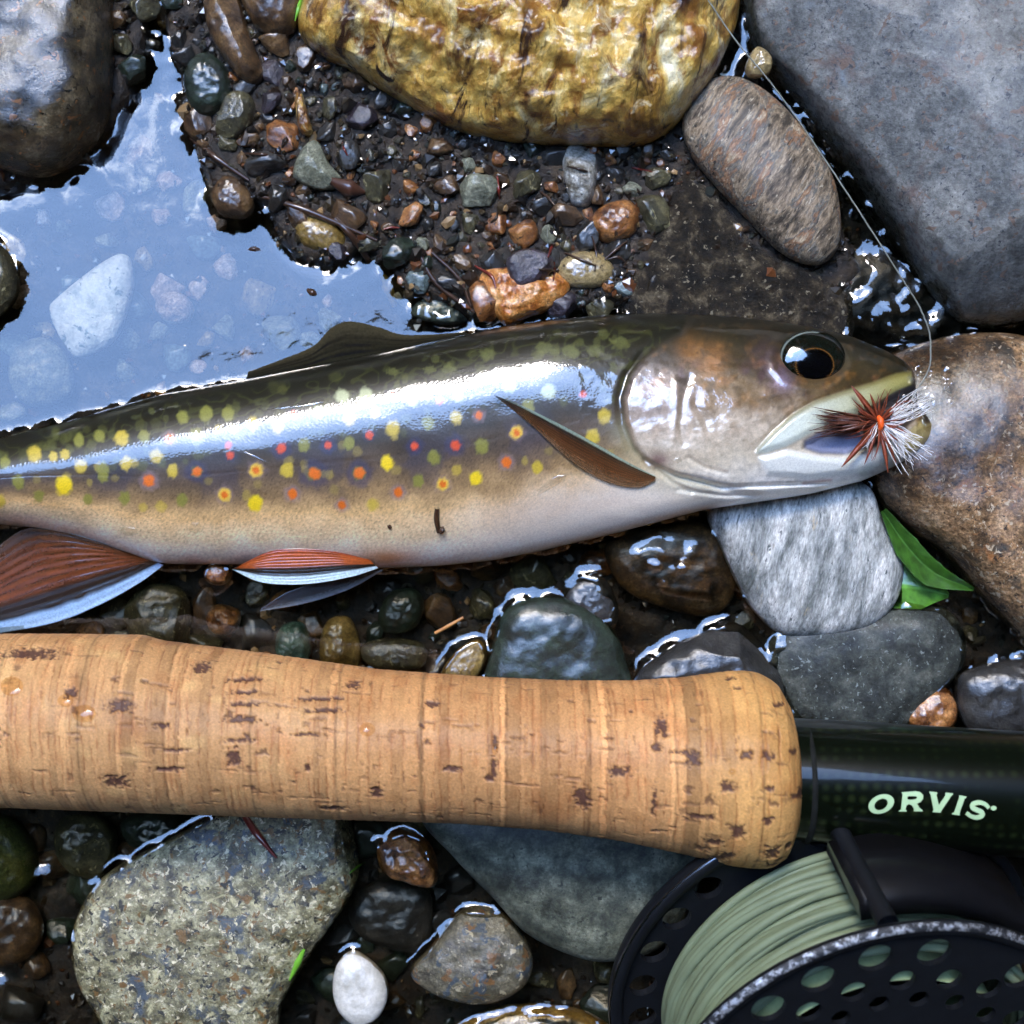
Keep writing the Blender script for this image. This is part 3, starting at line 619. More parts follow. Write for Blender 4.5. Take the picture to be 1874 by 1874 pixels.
# loose grit
def grit(n=26000):
    bm = bmesh.new(); bmesh.ops.create_icosphere(bm, subdivisions=1, radius=1)
    V0 = np.array([v.co[:] for v in bm.verts]); F0 = np.array([[v.index for v in f.verts] for f in bm.faces]); bm.free()
    px = rng.uniform(-120, 1990, n); py = rng.uniform(-120, 1990, n)
    bank = sdf(np.stack([px, py], 1), BANK) < 30
    sh = np.abs(sdf(np.stack([px, py], 1), BANK)); bank &= ~((sh < 20) & (px < 860) & (rng.random(n) < .85))
    keep = (bank | (rng.random(n) < .45)) & ~((sh < 16) & (px < 860) & (rng.random(n) < .8)); px, py = px[keep], py[keep]; n = len(px)
    z = ground(px, py); r = rng.gamma(2.4, 1.9, n) + 2
    c = at(px, py, z + r * .2)
    Rm = rng.normal(size=(n, 3, 3)); Rm = np.linalg.qr(Rm)[0]
    sc = np.stack([r, r * rng.uniform(.5, 1, n), r * rng.uniform(.4, .8, n)], 1)
    jit = 1 + rng.normal(0, .22, (n, len(V0), 1))
    V = np.einsum('nij,nkj->nki', Rm, V0[None] * jit * sc[:, None]) + c[:, None]
    F = (F0[None] + (np.arange(n) * len(V0))[:, None, None]).reshape(-1, 3)
    pal = np.array([srgb(*x) for x in ((44, 31, 20), (26, 22, 19), (58, 48, 32), (96, 56, 28), (72, 68, 56), (42, 46, 42), (150, 120, 80))])
    cc = pal[rng.choice(len(pal), n, p=[.28, .26, .16, .09, .09, .08, .04])] * rng.uniform(.7, 1.2, (n, 1))
    o = mk('grit', V.reshape(-1, 3), F, colmat('wet_grit', .4, 1, .04,   .3, 3), cols=np.repeat(cc, len(V0), 0), smooth=False)
    tag(o, 'dark wet grit and fine gravel between the pebbles', kind='stuff')
grit()

rock('golden_chip', 'golden brown splinter of stone standing in the gravel left of centre', [(540, 172), (552, 168), (562, 200), (572, 240), (560, 248), (546, 232)],
     34, 22, M['gold'], e1=.6, amp=.06, facets=2, fine=.03)

# ------------------------------------------------------------------ the trout
UP = np.array([(-1000, 905), (-820, 895), (-600, 880), (-300, 850), (-100, 818), (0, 800), (130, 768), (290, 722), (400, 703), (470, 690), (600, 664), (720, 640), (830, 617), (900, 601), (1000, 586), (1100, 576),
               (1200, 572), (1300, 575), (1400, 584), (1450, 591), (1500, 600), (1560, 615), (1620, 640), (1655, 660), (1668, 674), (1675, 690), (1680, 738), (1692, 752), (1708, 772)], float)
LO = np.array([(-1000, 955), (-820, 955), (-600, 958), (-300, 955), (-60, 955), (0, 960), (60, 965), (150, 983), (230, 1012), (290, 1031), (330, 1033), (450, 1033), (600, 1034), (690, 1040), (800, 1036), (900, 1026), (1000, 1006),
               (1130, 975), (1220, 951), (1290, 933), (1380, 920), (1480, 905), (1580, 880), (1640, 852), (1675, 832), (1695, 812), (1708, 792)], float)
WD = np.array([(-1000, 18), (-820, 28), (-600, 46), (-300, 72), (0, 98), (300, 112), (700, 122), (1000, 122), (1200, 116), (1350, 104), (1500, 84), (1620, 56), (1690, 26), (1708, 6)], float)
ZM = np.array([(-1000, 20), (0, 26), (800, 34), (1300, 62), (1708, 74)], float)
def prof(T, x, sm=0):
    xd = np.arange(-1000, 1709, 1.0); y = np.interp(xd, T[:, 0], T[:, 1])
    if sm:
        k = np.exp(-.5 * (np.arange(-3 * sm, 3 * sm + 1) / sm) ** 2); k /= k.sum()
        ys = np.convolve(np.pad(y, 3 * sm, mode='reflect', reflect_type='odd'), k, 'valid')
        mfade = sstep(1600, 1500, xd) if T is UP else sstep(1690, 1640, xd)
        y = y * (1 - mfade) + ys * mfade
    return np.interp(x, xd, y)
MAX_TOP = [(1668, 676), (1640, 684), (1590, 702), (1540, 718), (1490, 735), (1450, 758), (1415, 788), (1384, 822)]
MAXILLA = [(1672, 678), (1640, 683), (1590, 701), (1540, 716), (1490, 733), (1450, 756), (1415, 786), (1382, 822), (1384, 832), (1402, 830), (1440, 818), (1480, 797), (1530, 772), (1580, 752), (1620, 728), (1668, 706)]
GAPE = [(1680, 700), (1640, 716), (1600, 742), (1560, 765), (1500, 790), (1470, 806), (1468, 822), (1500, 832), (1545, 834), (1600, 820), (1645, 796), (1680, 766), (1684, 735)]
MEMB = [(1470, 806), (1500, 788), (1545, 782), (1580, 790), (1590, 815), (1550, 833), (1500, 831), (1472, 822)]
JAW = [(1385, 836), (1440, 822), (1500, 834), (1550, 838), (1610, 822), (1650, 798), (1684, 768), (1712, 772), (1704, 800), (1690, 818), (1640, 845), (1570, 868), (1480, 878), (1400, 872)]
GILL = [(1246, 612), (1212, 628), (1180, 652), (1152, 688), (1139, 730), (1143, 775), (1160, 818), (1190, 850), (1230, 868), (1290, 880)]
def shear(x): return .15 - .24 * sstep(980, 1280, np.asarray(x, float))
def head_disp(px, py):
    P = np.stack([px.ravel(), py.ravel()], 1); m = P[:, 0] > 1060; z = np.zeros(len(P)); Q = P[m]
    if len(Q) == 0: return z.reshape(px.shape)
    d = np.zeros(len(Q))
    # gill cover: raised plate with a free rear edge
    plate = GILL + [(1500, 940), (1800, 900), (1800, 520), (1300, 520)]
    s = sdf(Q, plate); d += 6 * sstep(3, -12, s) - 4 * np.exp(-((s - 6) / 7) ** 2)
    for ln, dep, wd in (([(1262, 690), (1250, 730), (1244, 775), (1252, 812)], -1.6, 7), ([(1272, 735), (1290, 770), (1302, 810), (1318, 838)], -1.6, 8), ([(1238, 700), (1240, 760), (1232, 800)], 1.5, 7),
                        ([(1180, 842), (1240, 872), (1320, 892), (1420, 888), (1540, 884), (1620, 862)], -7, 4), ([(1240, 896), (1330, 908), (1440, 905), (1520, 895)], -4, 4),
                        ([(1200, 858), (1225, 880), (1265, 900)], -5, 4), (MAX_TOP, -4, 4), ([(1260, 838), (1290, 856), (1330, 866)], -3, 4)):
        d += dep * np.exp(-(sdline(Q, ln) / wd) ** 2)
    d += 8 * sstep(4, -14, sdf(Q, MAXILLA))
    d -= 26 * sstep(3, -14, sdf(Q, GAPE)) * sstep(-12, 0, sdf(Q, MAXILLA)) - 12 * sstep(2, -10, sdf(Q, MEMB))
    d += 6 * sstep(3, -14, sdf(Q, JAW))
    e = np.hypot((Q[:, 0] - 1487) / 66, (Q[:, 1] - 653) / 54); d += -9 * sstep(1.0, .7, e) + 2.5 * np.exp(-((e - 1.12) / .14) ** 2)
    d += 1.0 * fbm(P3(Q[:, 0] / 45, Q[:, 1] / 30, 5), 3)
    z[m] = d; return z.reshape(px.shape)
def fish_top(px, py, disp=True):
    px = np.asarray(px, float); py = np.asarray(py, float)
    yu, yl = prof(UP, px, 12), prof(LO, px, 12); c = (yu + yl) / 2; h = np.maximum((yl - yu) / 2, 1)
    u = np.clip((c - py) / h, -1, 1); w_ = prof(WD, px, 20)
    z = prof(ZM, px, 20) + w_ * np.clip(1 - np.abs(u) ** 2.15, 0, 1) ** (1 / 2.1) + shear(px) * (c - py)
    if disp:
        z = z + head_disp(px, py) * np.clip((1 - np.abs(u)) / .12, 0, 1)
        z = z + 1.0 * fbm(P3(px / 160, py / 60, 2), 2) - .35 * np.exp(-((u - .06 + .05 * np.sin(px / 300)) / .012) ** 2) * sstep(1140, 1100, px)
    return z
sx = np.concatenate([np.arange(-1000, -30, 14.), np.arange(-30, 1600, 2.5), np.arange(1600, 1708.1, 1.6)])
ph = np.linspace(0, np.pi, 190); uu = np.cos(ph)
pxg = np.repeat(sx[:, None], len(uu), 1)
yu, yl = prof(UP, sx, 12), prof(LO, sx, 12); cc_, hh_ = (yu + yl) / 2, (yl - yu) / 2
pyg = cc_[:, None] - hh_[:, None] * uu[None]
Vt = at(pxg, pyg, fish_top(pxg, pyg))
ph2 = np.linspace(np.pi, 2 * np.pi, 26)[1:-1]; u2 = np.cos(ph2)
pyb = cc_[:, None] - hh_[:, None] * u2[None]; pxb = np.repeat(sx[:, None], len(u2), 1)
zedge = prof(ZM, sx, 20)[:, None] + shear(sx)[:, None] * (cc_[:, None] - pyb)
Vb = at(pxb, pyb, zedge); Vb[..., 2] -= prof(WD, sx, 20)[:, None] * .7 * np.clip(1 - np.abs(u2) ** 2.2, 0, 1)[None] ** .5
Vf = np.concatenate([Vt, Vb], 1)
PX = np.concatenate([pxg, pxb], 1).ravel(); PY = np.concatenate([pyg, pyb], 1).ravel()

def lerp(a, b, t): return a + (np.asarray(b) - a) * t[:, None]
def paint_fish(X, Y):
    n = len(X); yu_, yl_ = prof(UP, X, 12), prof(LO, X, 12); v = np.clip((Y - yu_) / np.maximum(yl_ - yu_, 1), 0, 1)
    P = np.stack([X, Y], 1)
    nz = fbm(P3(X / 60, Y / 40, 1), 4); nf = fbm(P3(X / 5, Y / 5, 2), 2); vv = v + .03 * nz
    stops = [(0, (22, 22, 12)), (.10, (28, 27, 15)), (.26, (44, 40, 24)), (.40, (62, 56, 46)), (.53, (96, 80, 64)), (.64, (150, 122, 84)), (.74, (224, 184, 126)), (.86, (243, 216, 172)), (.95, (244, 230, 212)), (1, (244, 240, 238))]
    L = np.array([srgb(*c) for _, c in stops]); t = np.array([s for s, _ in stops])
    C = np.stack([np.interp(vv, t, L[:, k]) for k in range(3)], 1)
    C *= (1 + .30 * nf * sstep(.35, .6, v) + .14 * nz)[:, None]
    # fine dark pepper on the flank
    sc_ = perlin(P3(X / 4.2, Y / 3.4, 77)) ; C *= (1 + .16 * sc_ * sstep(.2, .4, v) * sstep(1.0, .85, v))[:, None]
    pep = sstep(.25, .55, fbm(P3(X / 3.2, Y / 3.2, 9), 2)) * sstep(.36, .5, v) * sstep(1, .8, v)
    C *= (1 - .35 * pep)[:, None]
    # bluish parr blotches along the middle
    parr = sstep(.0, .5, np.sin(X / 96 * np.pi + 1.2 + .8 * nz)) * np.exp(-((v - .52) / .13) ** 2) * sstep(1150, 950, X)
    C = lerp(C, srgb(60, 60, 74), .5 * parr)
    # white front belly, orange rear belly
    fb = sstep(700, 1120, X) * sstep(.64, .88, v + .05 * nz) * sstep(1750, 1500, X); C = lerp(C, srgb(246, 238, 222), .9 * fb)
    pk = np.exp(-((v - .82) / .10) ** 2) * sstep(800, 950, X) * sstep(1260, 1100, X); C = lerp(C, srgb(160, 128, 116), .25 * pk)
    rb = sstep(.92, 1.0, v + .05 * nz) * sstep(760, 640, X) * sstep(200, 330, X); C = lerp(C, srgb(206, 124, 58), .55 * rb)
    ob = np.exp(-(((X - 705) / 60) ** 2 + ((Y - 1022) / 16) ** 2)); C = lerp(C, srgb(216, 128, 40), .8 * ob)
    tail = sstep(120, -40, X) * sstep(.72, .95, v); C = lerp(C, srgb(120, 108, 92), .5 * tail)
    # worm tracks on the back
    wv = np.abs(perlin(P3(X / 26 + .6 * perlin(P3(X / 30, Y / 30, 3)), (Y + .25 * X) / 17, 4.4)))
    worm = sstep(.16, .04, wv) * sstep(.02, .10, v) * sstep(.40, .30, v) * sstep(1340, 1240, X)
    C = lerp(C, srgb(86, 88, 44), .36 * worm)
    def spot(x, y, r, col, a=1, ex=1.0, rough=.28):
        nonlocal C
        m = (np.abs(X - x) < r * 2.2) & (np.abs(Y - y) < r * 2.2)
        if not m.any(): return
        dx, dy = X[m] - x, Y[m] - y
        d = np.hypot(dx * ex, dy / ex) / r * (1 + rough * perlin(P3(X[m] / (r * .5), Y[m] / (r * .5), x * .1)))
        k = sstep(1.12, .62, d) * a; C[m] = C[m] + (np.asarray(col) - C[m]) * k[:, None]
    Yl, Gr, Or, Rd, Bl, Pk, Wt = srgb(200, 174, 62), srgb(120, 122, 56), srgb(222, 112, 36), srgb(214, 84, 50), srgb(60, 62, 92), srgb(150, 128, 130), srgb(196, 200, 150)
    def put(x, y, r, kind):
        if kind == 'y': spot(x, y, r * 1.06, Yl, .96, 1.08)
        elif kind == 'Y': spot(x, y, r * 1.05, srgb(238, 206, 40), 1, 1.1)
        elif kind == 'f': spot(x, y, r, Yl, .6)
        elif kind == 'g': spot(x, y, r * 1.05, srgb(136, 134, 60), .92, 1.1)
        elif kind == 'b': spot(x, y, r, srgb(112, 114, 62), .5, .85, .5)
        elif kind == 'w': spot(x, y, r, Wt, .8)
        elif kind == 'o': spot(x, y, r * 1.75, Pk, .45); spot(x, y, r, Or, 1, 1.05, .3)
        elif kind == 'ob': spot(x, y, r * 2.2, Bl, .5); spot(x, y, r * 1.15, Gr, .6); spot(x, y, r * .9, Or, 1, 1, .3)
        elif kind == 'rb': spot(x, y, r * 2.4, Bl, .6); spot(x, y, r, Rd, 1, 1, .3)
        elif kind == 'r': spot(x, y, r * 1.7, Bl, .35); spot(x, y, r, Rd, .95, 1, .3)
        elif kind == 'yo': spot(x, y, r * 1.4, Pk, .35); spot(x, y, r, srgb(232, 190, 70), .95); spot(x, y, r * .55, Or, 1, 1, .35)
    s4 = 700 / 1874
    r5 = np.random.default_rng(8)
    for i in range(170):
        x = r5.uniform(-700, 1230); a_, b_ = np.interp(x, UP[:, 0], UP[:, 1]), np.interp(x, LO[:, 0], LO[:, 1]); q = r5.uniform(.06, .42); spot(x, a_ + (b_ - a_) * q, r5.uniform(6, 13), srgb(96, 98, 50), r5.uniform(.2, .55), r5.uniform(.9, 1.3), .3)
    for i in range(36):
        x = r5.uniform(-700, 1130); a_, b_ = np.interp(x, UP[:, 0], UP[:, 1]), np.interp(x, LO[:, 0], LO[:, 1]); q = r5.uniform(.38, .72); spot(x, a_ + (b_ - a_) * q, r5.uniform(7, 11), srgb(186, 164, 72), r5.uniform(.25, .6), r5.uniform(.9, 1.25), .3)
    for x, y, r, k in [(385, 550, 30, 'g'), (488, 530, 30, 'g'), (595, 540, 38, 'y'), (707, 530, 30, 'g'), (830, 543, 26, 'o'), (965, 535, 42, 'g'), (1010, 420, 38, 'g'), (895, 440, 32, 'g'), (1118, 422, 36, 'g'), (170, 620, 38, 'y'), (262, 632, 26, 'y'), (318, 622, 26, 'y'),
                       (395, 678, 34, 'y'), (505, 690, 34, 'g'), (505, 728, 30, 'g'), (620, 662, 34, 'y'), (765, 628, 34, 'y'), (90, 755, 34, 'g'), (312, 772, 46, 'Y'), (190, 825, 30, 'g'), (730, 748, 32, 'o'), (845, 700, 32, 'y'), (965, 705, 28, 'ob'), (1120, 575, 21, 'r'), (1128, 625, 21, 'r'), (1255, 698, 38, 'yo'),
                       (1380, 590, 26, 'rb'), (1405, 698, 36, 'y'), (1490, 575, 32, 'g'), (1540, 715, 34, 'ob'), (1608, 575, 20, 'rb'), (1710, 570, 30, 'g'), (1810, 525, 22, 'r'), (1760, 712, 34, 'ob'), (1100, 818, 36, 'yo'), (1250, 860, 40, 'Y'), (1432, 815, 28, 'o'), (1675, 870, 24, 'o'), (1830, 865, 32, 'f'),
                       (890, 845, 32, 'g'), (790, 875, 32, 'f'), (610, 835, 32, 'g'), (430, 840, 28, 'g'), (700, 880, 25, 'f'), (1240, 470, 34, 'y'), (1360, 488, 30, 'y'), (1435, 425, 22, 'r'), (1560, 410, 36, 'w'), (1712, 445, 36, 'y'), (1840, 415, 28, 'y'), (0, 850, 30, 'y'), (25, 660, 30, 'g'), (1145, 495, 26, 'f'), (1070, 495, 24, 'f')]:
        put(x * s4, 600 + y * s4, r * s4, k)
    for x, y, r, k in [(318, 625, 38, 'y'), (105, 695, 30, 'g'), (424, 714, 22, 'rb'), (490, 600, 34, 'g'), (628, 570, 32, 'y'), (740, 562, 22, 'o'), (625, 710, 26, 'rb'), (755, 715, 38, 'g'), (520, 770, 34, 'g'), (290, 795, 36, 'Y'), (443, 885, 30, 'g'), (563, 900, 34, 'yo'), (725, 870, 34, 'Y'), (632, 832, 28, 'f'), (875, 793, 28, 'o'),
                       (925, 648, 34, 'yo'), (1025, 820, 30, 'y'), (345, 940, 26, 'o'), (215, 1003, 32, 'f'), (310, 468, 24, 'r'), (415, 495, 28, 'w'), (548, 490, 22, 'r'), (185, 462, 38, 'w'), (68, 468, 38, 'w'), (640, 470, 30, 'w'), (890, 415, 40, 'w'), (1080, 445, 40, 'w'), (1250, 460, 20, 'r'), (1355, 568, 36, 'y'), (1295, 670, 38, 'y'), (980, 520, 36, 'g'),
                       (780, 265, 36, 'b'), (1060, 235, 40, 'b'), (1190, 255, 40, 'b'), (1310, 250, 36, 'b'), (1435, 210, 40, 'b'), (590, 335, 30, 'b'), (500, 340, 26, 'b'), (320, 350, 26, 'b')]:
        put(600 + x * s4, 550 + y * s4, r * s4, k)
    # head
    hm = sstep(2, -6, sdf(P, GILL + [(1400, 895), (1560, 880), (1720, 840), (1720, 640), (1500, 560), (1260, 560)]))
    hs = [(0, (26, 24, 14)), (.16, (48, 42, 24)), (.30, (80, 64, 36)), (.44, (134, 108, 74)), (.60, (206, 186, 160)), (.76, (206, 192, 168)), (.88, (226, 219, 206)), (1, (238, 236, 232))]
    L = np.array([srgb(*c) for _, c in hs]); t = np.array([s for s, _ in hs])
    Hc = np.stack([np.interp(v + .05 * nz, t, L[:, k]) for k in range(3)], 1)
    b1 = sstep(.1, .6, fbm(P3(X / 34, Y / 34, 21), 3)); Hc = lerp(Hc, srgb(150, 104, 50), .5 * b1 * sstep(.75, .35, v) * sstep(.1, .2, v))
    b2 = sstep(.1, .6, fbm(P3(X / 30, Y / 46, 31), 3)); Hc = lerp(Hc, srgb(84, 58, 60), .6 * b2 * sstep(.5, .36, v) * sstep(.2, .3, v))
    ck = np.exp(-(((X - 1190) / 70) ** 2 + ((Y - 720) / 60) ** 2)); Hc = lerp(Hc, srgb(220, 208, 206), .35 * ck)
    for x, y, r, col in ((1400, 655, 28, (80, 58, 64)), (1305, 660, 24, (186, 128, 74)), (1260, 640, 22, (150, 100, 48)), (1430, 700, 22, (146, 126, 148)), (1420, 730, 20, (96, 74, 40))):
        Hc = lerp(Hc, srgb(*col), .6 * np.exp(-(((X - x) / r) ** 2 + ((Y - y) / (r * 1.1)) ** 2)))
    b3 = sstep(.05, .5, fbm(P3(X / 16, Y / 16, 51), 4)); Hc = lerp(Hc, srgb(70, 54, 30), .55 * b3 * sstep(.75, .25, v))
    Hc = Hc * (1 + .22 * fbm(P3(X / 9, Y / 9, 61), 3))[:, None]
    C = C + (Hc - C) * hm[:, None]
    edge = np.exp(-(sdline(P, GILL[:8]) / 5) ** 2); C = lerp(C, srgb(70, 60, 50), .3 * edge)
    side = np.exp(-((sdline(P, GILL) / 34) ** 2)) * (1 - hm) * sstep(740, 800, Y); C = lerp(C, srgb(150, 146, 116), .6 * side)
    mxs = sdf(P, MAXILLA); k = sstep(3, -5, mxs)
    tt = sstep(1400, 1660, X)[:, None]; mc = srgb(222, 228, 214) * (1 - tt) + srgb(156, 148, 84) * tt
    top = np.exp(-(sdline(P, MAX_TOP) / 9) ** 2)[:, None]; mc = mc * (1 - .75 * top) + srgb(112, 100, 40) * .75 * top
    C = C + (mc - C) * k[:, None]
    gp = sstep(3, -6, sdf(P, GAPE)) * (1 - k); C = lerp(C, srgb(48, 44, 46), .95 * gp)
    mb = sstep(3, -8, sdf(P, MEMB)) * (1 - k); C = lerp(C, srgb(132, 138, 164), .9 * mb)
    jw = sstep(3, -6, sdf(P, JAW)) * (1 - k); jc = np.where((X > 1655)[:, None], srgb(190, 168, 104), srgb(232, 233, 224)); C = C + (jc - C) * jw[:, None] * .9
    tip = np.exp(-(((X - 1697) / 10) ** 2 + ((Y - 770) / 8) ** 2)); C = lerp(C, srgb(30, 26, 26), .9 * tip)
    rd = np.exp(-(sdline(P, [(1470, 884), (1520, 879)]) / 3) ** 2); C = lerp(C, srgb(170, 80, 70), .6 * rd)
    ap = np.exp(-(((X - 1205) / 22) ** 2 + ((Y - 842) / 14) ** 2)); C = lerp(C, srgb(96, 52, 56), .8 * ap)
    global SILVER
    SILVER = np.clip(.42 * hm * sstep(.14, .34, v) * sstep(.78, .6, v) * (1 - sstep(3, -6, sdf(P, MAXILLA))) * (1 - gp) * (.7 + .6 * fbm(P3(X / 26, Y / 26, 71), 3)) + .04 * sstep(.6, .8, v) * (1 - hm), 0, .8)
    return np.clip(C, .004, .9)
m_fish = colmat('trout_skin', .38, 1, .055, .16, 3.2, bmp=.25, bscale=5, spec=.5, coatbump=.06)
t_ = m_fish.node_tree; b_ = next(n for n in t_.nodes if n.type == 'BSDF_PRINCIPLED')
v_ = coords(t_, (1.0, 1.25, .2), rnd=False); vo = t_.nodes.new('ShaderNodeTexVoronoi'); vo.inputs['Scale'].default_value = 1 / 5.2; vo.inputs['Randomness'].default_value = .95; t_.links.new(v_, vo.inputs['Vector'])
sa_ = t_.nodes.new('ShaderNodeAttribute'); sa_.attribute_name = 'silver'; t_.links.new(sa_.outputs['Fac'], b_.inputs['Metallic'])
t_.links.new(bump(t_, vo.outputs['Distance'], .09, 1.5), b_.inputs['Coat Normal'])
fc = paint_fish(PX, PY)
fo = np.array([*at(850, 810, 0)[:2], 0])
trout = thing('brook_trout', fo, 'spotted brook trout lying on its side with a fly in its mouth', 'fish')
mk('body', Vf.reshape(-1, 3), gridfaces(*Vf.shape[:2], True)[:, ::-1], m_fish, trout, cols=fc, solid=True)
body_ = bpy.data.objects['body']; at_ = body_.data.attributes.new('silver', 'FLOAT', 'POINT'); at_.data.foreach_set('value', SILVER.astype(np.float32))

# eye
def dome(cx, cy, rx, ry, hgt, zf, nr=26, na=72, e=1.0):
    r = np.linspace(0, 1, nr)[1:]; a = np.linspace(0, 2 * np.pi, na, endpoint=False)
    X = cx + rx * r[:, None] * np.cos(a); Y = cy + ry * r[:, None] * np.sin(a)
    Z = zf(X, Y) + hgt * np.sqrt(np.clip(1 - r ** 2, 0, 1))[:, None] ** e
    V = np.vstack([at(cx, cy, float(np.mean(zf(np.array([cx * 1.]), np.array([cy * 1.])))) + hgt)[None], at(X, Y, Z).reshape(-1, 3)])
    F = [[0, 1 + (j + 1) % na, 1 + j] for j in range(na)]
    g = gridfaces(nr - 1, na, True) + 1
    return V, F + g[:, ::1].tolist(), np.concatenate([[cx], X.ravel()]), np.concatenate([[cy], Y.ravel()])
ez = float(fish_top(np.array([1487.]), np.array([690.]))[0])
V, F, ex_, ey_ = dome(1486, 654, 61, 50, 17, lambda x, y: fish_top(x, np.minimum(y, 700), False) * .35 + ez * .65 - 6 + .1 * (654 - y))
d = np.hypot((ex_ - 1491) / 33, (ey_ - 668) / 29); ang = np.arctan2(ey_ - 668, ex_ - 1491)
C = np.tile(srgb(18, 22, 17), (len(ex_), 1)); C += (srgb(40, 32, 24) - C) * sstep(.2, .7, fbm(P3(ex_ / 14, ey_ / 14, 3), 3))[:, None]
C = lerp(C, srgb(130, 88, 40), .6 * np.exp(-((d - 1.05) / .04) ** 2)); C = lerp(C, srgb(6, 6, 8), sstep(1.04, .94, d))
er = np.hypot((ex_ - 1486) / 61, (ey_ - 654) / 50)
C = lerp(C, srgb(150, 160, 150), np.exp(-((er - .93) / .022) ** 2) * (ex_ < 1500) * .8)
mk('eye', V, F, colmat('wet_eye', .1, 1, .01, spec=.6), trout, cols=C)

# fins
def fin(name, A, B, base_z, na, nb, colf, lift=lambda s, t: 0, rays=11, mat=None, parent=None, zf=None, thick=2.0):
    A = catmull(A, na); B = catmull(B, na)
    t = np.linspace(0, 1, nb); s = np.linspace(0, 1, na)
    XY = A[:, None] * (1 - t)[None, :, None] + B[:, None] * t[None, :, None]
    Z = (zf(XY[..., 0], XY[..., 1]) if zf else base_z) + lift(s[:, None], t[None]) + 0.7 * np.cos(t * rays * 2 * np.pi)[None] * np.sin(np.pi * np.clip(s, .05, 1))[:, None]
    top = at(XY[..., 0], XY[..., 1], Z); bot = top - np.array([0, 0, thick])
    V = np.concatenate([top, bot[:, ::-1]], 1); F = gridfaces(na, 2 * nb, True)
    S_, T_ = np.broadcast_to(s[:, None], Z.shape), np.broadcast_to(t[None], Z.shape)
    C1 = colf(S_, T_, XY); C = np.concatenate([C1, C1[:, ::-1]], 1).reshape(-1, 3)
    return mk(name, V.reshape(-1, 3), F[:, ::-1], mat, parent, cols=C)
m_dorsal = colmat('dorsal_skin', .8, 0, .3, .3, 6, bmp=.4, bscale=7, spec=.08)
m_fin = colmat('trout_fin', .4, 1, .05, .3, 4, bmp=.3, bscale=6); next(n for n in m_fin.node_tree.nodes if n.type == 'BSDF_PRINCIPLED').inputs['Alpha'].default_value = .86
def cm(T, stops):
    L = np.array([srgb(*c) for _, c in stops]); t = np.array([q for q, _ in stops])
    return np.stack([np.interp(T, t, L[:, k]) for k in range(3)], -1)
def fincol(stops, rays, dark=.3, seed=0):
    def f(S_, T_, XY):
        C = cm(T_ + .012 * perlin(P3(S_ * 14, T_ * 3, seed)), stops)
        r = .5 + .5 * np.cos(T_ * rays * 2 * np.pi + .4 * perlin(P3(S_ * 3, T_ * 3, seed)))
        n = fbm(P3(S_ * 5, T_ * 26, seed), 3)
        return np.clip(C * (1 - dark * r * sstep(.22, .3, T_) + .42 * n * sstep(.2, .3, T_) + .12 * n)[..., None], .004, .9)
    return f
m_pec = m_fin.copy(); next(n for n in m_pec.node_tree.nodes if n.type == 'BSDF_PRINCIPLED').inputs['Alpha'].default_value = .74
# pectoral (base -> tip), A = leading edge, B = trailing edge
fin('pectoral_fin', [(1200, 872), (1150, 846), (1080, 806), (1000, 764), (945, 738), (904, 723)], [(1198, 880), (1168, 892), (1116, 884), (1062, 856), (1016, 818), (968, 774), (906, 725)], 0, 60, 40,
    fincol([(0, (150, 168, 150)), (.07, (176, 196, 172)), (.12, (40, 36, 30)), (.20, (40, 34, 28)), (.26, (84, 50, 26)), (.6, (120, 74, 40)), (1, (140, 108, 76))], 12),
    lift=lambda s, t: 6 + 26 * np.sin(np.pi * np.clip(s, 0, 1) * .8) * (1 - t) ** 1.2, mat=m_pec, parent=trout, zf=lambda x, y: fish_top(x, y, True), thick=2)
fin('pelvic_fin', [(692, 1040), (640, 1056), (560, 1069), (480, 1066), (424, 1042)], [(676, 1024), (610, 1009), (540, 1004), (490, 1010), (428, 1040)], 0, 60, 36,
    fincol([(0, (206, 228, 230)), (.20, (190, 214, 222)), (.27, (24, 22, 20)), (.44, (30, 22, 16)), (.52, (176, 84, 30)), (.8, (190, 90, 32)), (1, (150, 66, 30))], 9, .25, 3),
    lift=lambda s, t: 52 + 10 * t + 16 * np.sin(np.pi * s), mat=m_fin, parent=trout)
fin('pelvic_fin', [(700, 1044), (640, 1078), (560, 1104), (476, 1119)], [(684, 1040), (600, 1062), (530, 1082), (480, 1112)], 0, 44, 24,
    fincol([(0, (110, 112, 116)), (.3, (70, 66, 64)), (.5, (44, 32, 26)), (1, (60, 40, 30))], 7, .3, 5), lift=lambda s, t: 8 + 10 * (1 - s), mat=m_fin, parent=trout)
fin('anal_fin', [(300, 1034), (250, 1070), (180, 1108), (90, 1142), (-60, 1168)], [(230, 1010), (160, 985), (90, 968), (30, 975), (-70, 1060)], 0, 80, 50,
    fincol([(0, (176, 204, 232)), (.12, (150, 184, 220)), (.17, (28, 24, 24)), (.30, (36, 26, 22)), (.40, (120, 60, 26)), (.75, (112, 60, 30)), (1, (74, 54, 38))], 13, .4, 7),
    lift=lambda s, t: 10 + 26 * t * (1 - .5 * s) + 5 * np.sin(5 * s), mat=m_fin, parent=trout)
fin('dorsal_fin', [(850, 607), (790, 612), (735, 612), (690, 598), (640, 588), (606, 600), (575, 632), (520, 656), (455, 680)], [(860, 614), (800, 628), (735, 642), (680, 652), (640, 660), (600, 668), (560, 676), (510, 684), (450, 694)], 0, 80, 24,
    fincol([(0, (60, 54, 36)), (.4, (40, 36, 24)), (1, (26, 25, 14))], 5, .5, 9), lift=lambda s, t: 6 + 34 * t, mat=m_dorsal, parent=trout)
